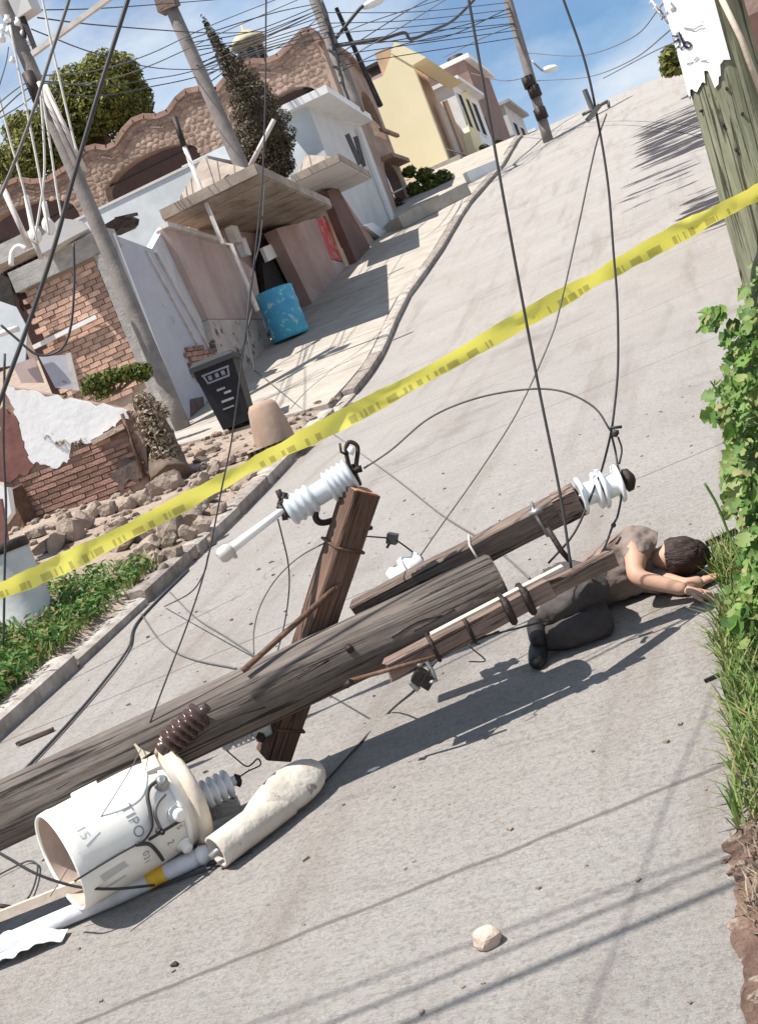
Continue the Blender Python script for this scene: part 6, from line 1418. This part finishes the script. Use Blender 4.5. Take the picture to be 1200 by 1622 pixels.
# big round tree behind the mansion
ct = at(140, 190, 46); lobes = []
for (x, y, w, h) in ((150, 160, 62, 52), (110, 190, 60, 50), (190, 135, 40, 46), (85, 215, 55, 45), (200, 185, 38, 45), (165, 115, 40, 34), (120, 140, 44, 36), (60, 240, 50, 45), (130, 235, 60, 45), (20, 265, 45, 40), (190, 110, 30, 26), (215, 150, 22, 36), (225, 190, 18, 24), (40, 205, 34, 30)):
    p = at(x, y, 46+random.uniform(-1.5, 1.5)); lobes.append((tuple(p), (w*46/FPX, 1.1, h*46/FPX)))
tree('broadleaf_tree', (ct.x+.8, ct.y, gz(ct.x, ct.y)), 'big round green tree rising behind the stone mansion parapet', lobes, 34000, .115, 'tree', .35)
# cypress
cb2 = at(446, 285, 29.5); bt = Vector((cb2.x, cb2.y, gz(cb2.x, cb2.y)+.3)); lobes = []
for i, (x, y, w) in enumerate(((446, 262, 24), (428, 250, 40), (440, 232, 30), (424, 225, 48), (418, 200, 46), (410, 175, 40), (400, 152, 33), (388, 128, 27), (372, 106, 20), (360, 90, 13), (350, 74, 9), (342, 60, 7), (335, 48, 5), (330, 40, 3), (435, 270, 36), (404, 250, 24))):
    p = at(x-4, y, 29.5); k_ = 29.5/FPX; lobes.append((tuple(p), (w*k_*1.12, w*k_*1.12, 20*k_)))
tree('cypress_tree', tuple(bt), 'tall pointed brownish green cypress behind the gate canopies', lobes, 26000, .045, 'cyp', .14, 4)
cyp_ = bpy.data.objects['cypress_tree']; mb = MB(); sq_ = sorted([l for l in lobes if True], key=lambda l: l[0][2])[1:]; sq_ = sq_[::2]
mb.tube(spline([l[0] for l in sq_], 3), [max(.02, .62*np.interp(i/3, range(len(sq_)), [l[1][0] for l in sq_])) for i in range(3*(len(sq_)-1)+1)], 10); mb.build('inner_foliage', 'cyp', cyp_)
# shrub on the skyline at right and hedge by the yellow house
def shrub(name, lob, d, n, size, material, label, cat='shrub'):
    lobes = []
    for (x, y, w, h) in lob: p = at(x, y, d); lobes.append((tuple(p), (w*d/FPX, w*d/FPX, h*d/FPX)))
    c = sum((Vector(l[0]) for l in lobes), Vector())/len(lobes); b = (c.x, c.y, min(l[0][2]-l[1][2] for l in lobes))
    root = empty(name, Vector(b), label, cat); mb = MB()
    for l in lobes[:5]: mb.tube([Vector(b), Vector(b).lerp(Vector(l[0]), .6)+Vector((.02, 0, 0)), Vector(l[0])], .012*d/10, 6)
    mb.build('stem', 'trunk', root); V, Fc = leaf_cloud([l[0] for l in lobes], [l[1] for l in lobes], n, size); from_arrays('foliage', V, Fc, material, root, b); return root
shrub('skyline_tree', ((1062, 88, 20, 14), (1058, 108, 14, 14), (1070, 98, 16, 20)), 33, 900, .11, 'tree', 'small tree on the skyline half hidden by the papered wooden pole', 'tree')
shrub('hedge', ((648, 272, 12, 9), (672, 278, 16, 12), (700, 282, 16, 13), (680, 300, 20, 12), (712, 300, 18, 12), (735, 292, 14, 12), (655, 300, 12, 12), (745, 302, 10, 10)), 39, 6000, .075, 'hedge', 'bushy green hedge in front of the yellow house')
shrub('shrub', ((632, 322, 10, 10), (640, 336, 12, 8), (655, 326, 10, 8)), 38, 500, .07, 'cyp', 'dark scraggly shrub by the arch of the stone mansion')
shrub('shrub', ((765, 235, 8, 6), (778, 240, 9, 5), (790, 225, 8, 6)), 52, 300, .08, 'hedge', 'low shrub in front of the white house on the crest')
mb = MB()
for (x, y) in ((662, 320), (716, 296)): mb.bar(at(x, y+8, 40), at(x-6, y-14, 40), .3, .3)
tag(mb.build('garden_post', 'white'), 'white garden posts among the hedge by the yellow house', 'posts')
mb = MB(); a, b = ground(742, 290), ground(790, 270); mb.bar(a+Vector((0, 0, .1)), b+Vector((0, 0, .1)), .2, .45); tag(mb.build('garden_wall', 'white'), 'low white garden wall beside the hedge below the yellow house', 'wall')
mb = MB(); a, b = ground(636, 362), ground(742, 308); mb.bar(a+Vector((-.2, 0, .12)), b+Vector((-.2, 0, .12)), .9, .35); tag(mb.build('garden_kerb', 'walk'), 'low concrete planter wall in front of the hedge', 'planter')
mb = MB(); mb.tube([at(590, 322, 37), at(680, 277, 41)], .035, 6); tag(mb.build('far_tape', 'cablewhite'), 'second pale yellow tape strung in front of the hedge uphill', 'tape')
# bushes on the left: behind the limewashed wall, vine over the stump
shrub('weed_bush', ((150, 606, 22, 14), (175, 598, 24, 14), (200, 592, 22, 14), (225, 590, 18, 16), (165, 622, 18, 8), (140, 618, 12, 8)), 17.3, 1500, .05, 'hedge', 'green weeds growing on the ledge below the orange brick wall')
root = shrub('dry_vine', ((235, 660, 26, 30), (250, 690, 26, 30), (262, 720, 26, 30), (272, 740, 22, 20), (225, 635, 18, 16), (255, 650, 14, 18)), 13.9, 2600, .03, 'dry', 'dry grey vine tangle over the stump at the end of the red brick wall', 'vine')
mb = MB(); p = ground(275, 765); mb.tube(spline([p, at(258, 715, 14.2), at(236, 655, 14.4), at(226, 630, 14.5)], 5), [.27, .25, .24, .23, .22, .21, .2, .19, .18, .17, .16, .15, .14, .13, .12, .11], 14, jit=lambda i, k_: .2*noise.noise(Vector((i*.5, k_*.9, 2)))); tag(mb.build('tree_stump', 'trunk'), 'old bark stump wrapped in vine beside the thick grey pole', 'stump')
shrub('thin_plant', ((112, 648, 8, 14), (106, 640, 5, 16), (122, 660, 8, 10)), 14.0, 420, .032, 'weed', 'thin dark plant growing against the white limewashed wall')
shrub('dry_bush', ((80, 690, 14, 6), (100, 700, 16, 7), (130, 700, 16, 10), (150, 690, 14, 10), (158, 715, 10, 14)), 14.05, 1600, .028, 'dry', 'dry twiggy bush in front of the limewashed wall')
# grass and weeds
def blades(name, pts, hmin, hmax, w, material, droop=.5):
    n = len(pts); P_ = np.array(pts); a = rng.random(n)*2*np.pi; h = rng.uniform(hmin, hmax, n); d = np.stack([np.cos(a), np.sin(a), np.zeros(n)], 1); sd_ = np.stack([-np.sin(a), np.cos(a), np.zeros(n)], 1)
    ww = w*rng.uniform(.6, 1.3, n)[:, None]; ln_ = (droop*rng.random(n)*h)[:, None]
    m1 = P_+d*ln_*.35+np.array([0, 0, 1])*h[:, None]*.6; t = P_+d*ln_+np.array([0, 0, 1])*h[:, None]
    V = np.stack([P_-sd_*ww, P_+sd_*ww, m1+sd_*ww*.8, m1-sd_*ww*.8, t], 1).reshape(-1, 3)
    b = np.arange(n)*5; F4 = np.stack([b, b+1, b+2, b+3], 1).tolist(); F3 = np.stack([b+3, b+2, b+4], 1).tolist()
    return tag(from_arrays(name, V, F4+F3, material, None, tuple(P_.mean(0))), kind='stuff')
lawn = []
while len(lawn) < 20000:
    x = random.uniform(-7.5, -4.78); y = random.uniform(4.2, 9.6)
    dens = smooth(9.5, 7.6, y+.35*(-4.8-x)+.6*noise.noise(Vector((x*2, y*2, 0)))) if y > 7 else 1
    if random.random() < dens*(.55+.6*noise.noise(Vector((x*2.5, y*2.5, 7)))) and x < kx(y)-.14: lawn.append((x, y, gz(x, y)-.01))
blades('verge_grass', lawn, .025, .10, .006, 'grass', 1.5)
V, Fc = [], []
wc = [l for l in random.sample(lawn, 1500) if l[1] < 8.6]
V, Fc = leaf_cloud([(a, b, c+.07) for a, b, c in wc], [(.10, .10, .075)]*len(wc), 17000, .034, up=.8)
tag(from_arrays('verge_weeds', V, Fc, 'weed', None, tuple(V.mean(0))), kind='stuff')
rg = []
while len(rg) < 15000:
    y = random.uniform(2.86, 5.2); x = random.uniform(-.5, .7)
    if x > -.44+.07*noise.noise(Vector((y*2.5, 0, 0)))+(.16 if y < 3.0 else 0): rg.append((x, y, gz(x, y)-.01))
blades('roadside_grass', rg, .035, .13, .004, 'grass', 1.3)
rd = [(random.uniform(-.42, .3), random.uniform(2.55, 2.95)) for i in range(2600)]
blades('dry_grass', [(x, y, gz(x, y)) for x, y in rd], .01, .06, .003, 'dry', 1.6)
# soil patch at the broken road edge
vs = []; fs = []; ny, nx_ = 60, 40
for j in range(ny):
    for i in range(nx_):
        y = 1.5+1.5*j/(ny-1); e = -.455+.05*noise.noise(Vector((y*6, 1, 0)))+.035*noise.noise(Vector((y*25, 1, 0)))+.05*smooth(2.35, 2.1, y); x = e-.0+(1.0)*i/(nx_-1); vs.append(Vector((x, y, max(gz(x, y), prof(y))+.006+(.05*abs(noise.noise(Vector((x*7, y*7, 0))))+.02*abs(noise.noise(Vector((x*25, y*25, 3)))))*min(1, i/2))))
mb = MB(); mb.add(vs, [(j*nx_+i, j*nx_+i+1, (j+1)*nx_+i+1, (j+1)*nx_+i) for j in range(ny-1) for i in range(nx_-1)], True); tag(mb.build('soil_patch', 'reddirt'), kind='structure')
for i, (x, y, s_) in enumerate(((1168, 1350, .022), (1186, 1342, .026), (1150, 1364, .016), (1195, 1318, .03), (1176, 1372, .018), (1194, 1360, .024), (1160, 1384, .014), (1186, 1392, .016))):
    p = ground(x, y); mb = MB(); mb.blob((0, 0, 0), (s_, s_*.75, s_*.5), i+40, .4, 1, flat=True, sq=.5); tag(mb.build('brick_rubble', 'reddirt' if i != 3 else 'stone', Mx=Matrix.Translation(p+Vector((0, 0, s_*.25)))), 'broken lump of red brick in the soil at the broken road edge' if i != 3 else 'pale stone in the grass above the red soil', 'rubble', 'brick rubble at the broken road edge' if i != 3 else None)
# vine bush at the right edge: large leaves are parts
vb = empty('vine_bush', Vector((.25, 5.0, gz(.25, 5.0))), 'bright green broad leaved vine bush along the right road edge', 'vine')
leaf_me = []
for k_ in range(4):
    out_ = [(0, 0), (.28, .42), (.55, .50), (.62, .30), (.85, .42), (1.0, .0)]; q = [Vector((x, 0, 0)) for x, y in out_]
    up_ = [Vector((x, y, .12*math.sin(x*3)+random.uniform(-.05, .05))) for x, y in out_]; dn = [Vector((x, -y, .12*math.sin(x*3)+random.uniform(-.05, .05))) for x, y in out_]
    mb = MB(); mb.add([q[0]]+up_[1:5]+[q[5]]+dn[4:0:-1]+[Vector((.5, 0, -.06))], [(i, (i+1) % 10, 10) for i in range(10)], True)
    o = mb.build('leaf', 'ivy', Mx=Matrix.Identity(4)); leaf_me.append(o.data); COL.objects.unlink(o); bpy.data.objects.remove(o)
spots = [(1196, 440, 16, 26, 5.0), (1192, 480, 18, 26, 4.9), (1190, 520, 18, 26, 4.8), (1172, 545, 26, 22, 4.75), (1185, 580, 36, 30, 4.7), (1165, 610, 34, 26, 4.65), (1158, 645, 34, 24, 4.6), (1180, 680, 34, 30, 4.6), (1178, 720, 32, 26, 4.5), (1190, 760, 30, 28, 4.5), (1175, 790, 34, 20, 4.4), (1160, 755, 24, 12, 4.4), (1192, 830, 24, 26, 4.4), (1195, 870, 20, 26, 4.35), (1188, 910, 20, 22, 4.3), (1180, 950, 28, 22, 4.25), (1185, 990, 32, 26, 4.2), (1170, 1015, 24, 20, 4.15), (1190, 1040, 30, 26, 4.1), (1188, 1080, 24, 22, 4.0), (1192, 1120, 20, 22, 3.9), (1196, 1170, 14, 20, 3.75), (1126, 512, 14, 8, 4.75), (1135, 500, 12, 10, 4.75), (1215, 600, 40, 60, 4.9), (1220, 750, 40, 60, 4.8), (1220, 900, 36, 60, 4.6)]
rest = []; alll = []
for (x, y, w, h, d) in spots:
    for i in range(int(14+w*h/11)):
        a = random.random()*6.283; rr = math.sqrt(random.random())
        p = at(x+w*rr*math.cos(a), y+h*rr*math.sin(a), d+random.uniform(-.16, .34)*1.2)
        if p.z < gz(p.x, p.y)+.01: continue
        nrm = (Vector((-.5, -.5, .75))+Vector((random.gauss(0, .5) for _ in range(3)))).normalized(); t = nrm.orthogonal().normalized(); t.rotate(Matrix.Rotation(random.random()*6.283, 3, nrm)); t = (t-Vector((0, 0, .5))).normalized(); t = (t-nrm*t.dot(nrm)).normalized(); b = nrm.cross(t)
        s_ = .016+.062*random.random()**2.0; Mx = Matrix.Translation(p) @ Matrix((t, b, nrm)).transposed().to_4x4() @ Matrix.Scale(s_, 4); alll.append(((p-CAM).dot(FW), Mx))
alll.sort(key=lambda q: q[0])
for i, (d, Mx) in enumerate(alll):
    if i % 2 == 0 and i < 600: inst('leaf', random.choice(leaf_me), Mx, vb)
    else: rest.append(Mx)
mb = MB()
for Mx in rest: me = random.choice(leaf_me); mb.add([Mx @ v.co for v in me.vertices], [tuple(p.vertices) for p in me.polygons], True)
tag(mb.build('leaf', 'ivy', vb), kind='stuff')
for k_ in range(12):
    x, y, w, h, d = random.choice(spots[:19]); p = at(x, y, d); b = Vector((random.uniform(-.1, .5), p.y+random.uniform(-.3, .3), 0)); b.z = gz(b.x, b.y)
    mb = MB(); mb.tube(spline([b, b.lerp(p, .5)+Vector((random.uniform(-.1, .1), 0, .1)), p], 5), .004, 5); mb.build('stem', 'ivy', vb)
mb = MB(); mb.tube(spline([at(1115, 765, 4.3), at(1135, 800, 4.3), at(1155, 850, 4.3), at(1175, 900, 4.25)], 5), .005, 6); mb.build('stem', 'weed', vb)
p = ground(1140, 858); mb = MB(); mb.bar(p+Vector((-.06, 0, .01)), p+Vector((.08, .04, .02)), .02, .02); tag(mb.build('dark_stick', 'iron'), 'small dark stick at the foot of the vine bush', 'stick')
for (x, y) in ((1130, 1076), (1140, 1012)):
    p = ground(x, y); mb = MB(); mb.bar(p+Vector((-.03, -.01, .006)), p+Vector((.03, .012, .01)), .01, .01); tag(mb.build('twig', 'iron'), ('nearer' if y > 1050 else 'farther')+' dark twig lying on the road edge by the grass', 'twig', 'twigs by the grass')
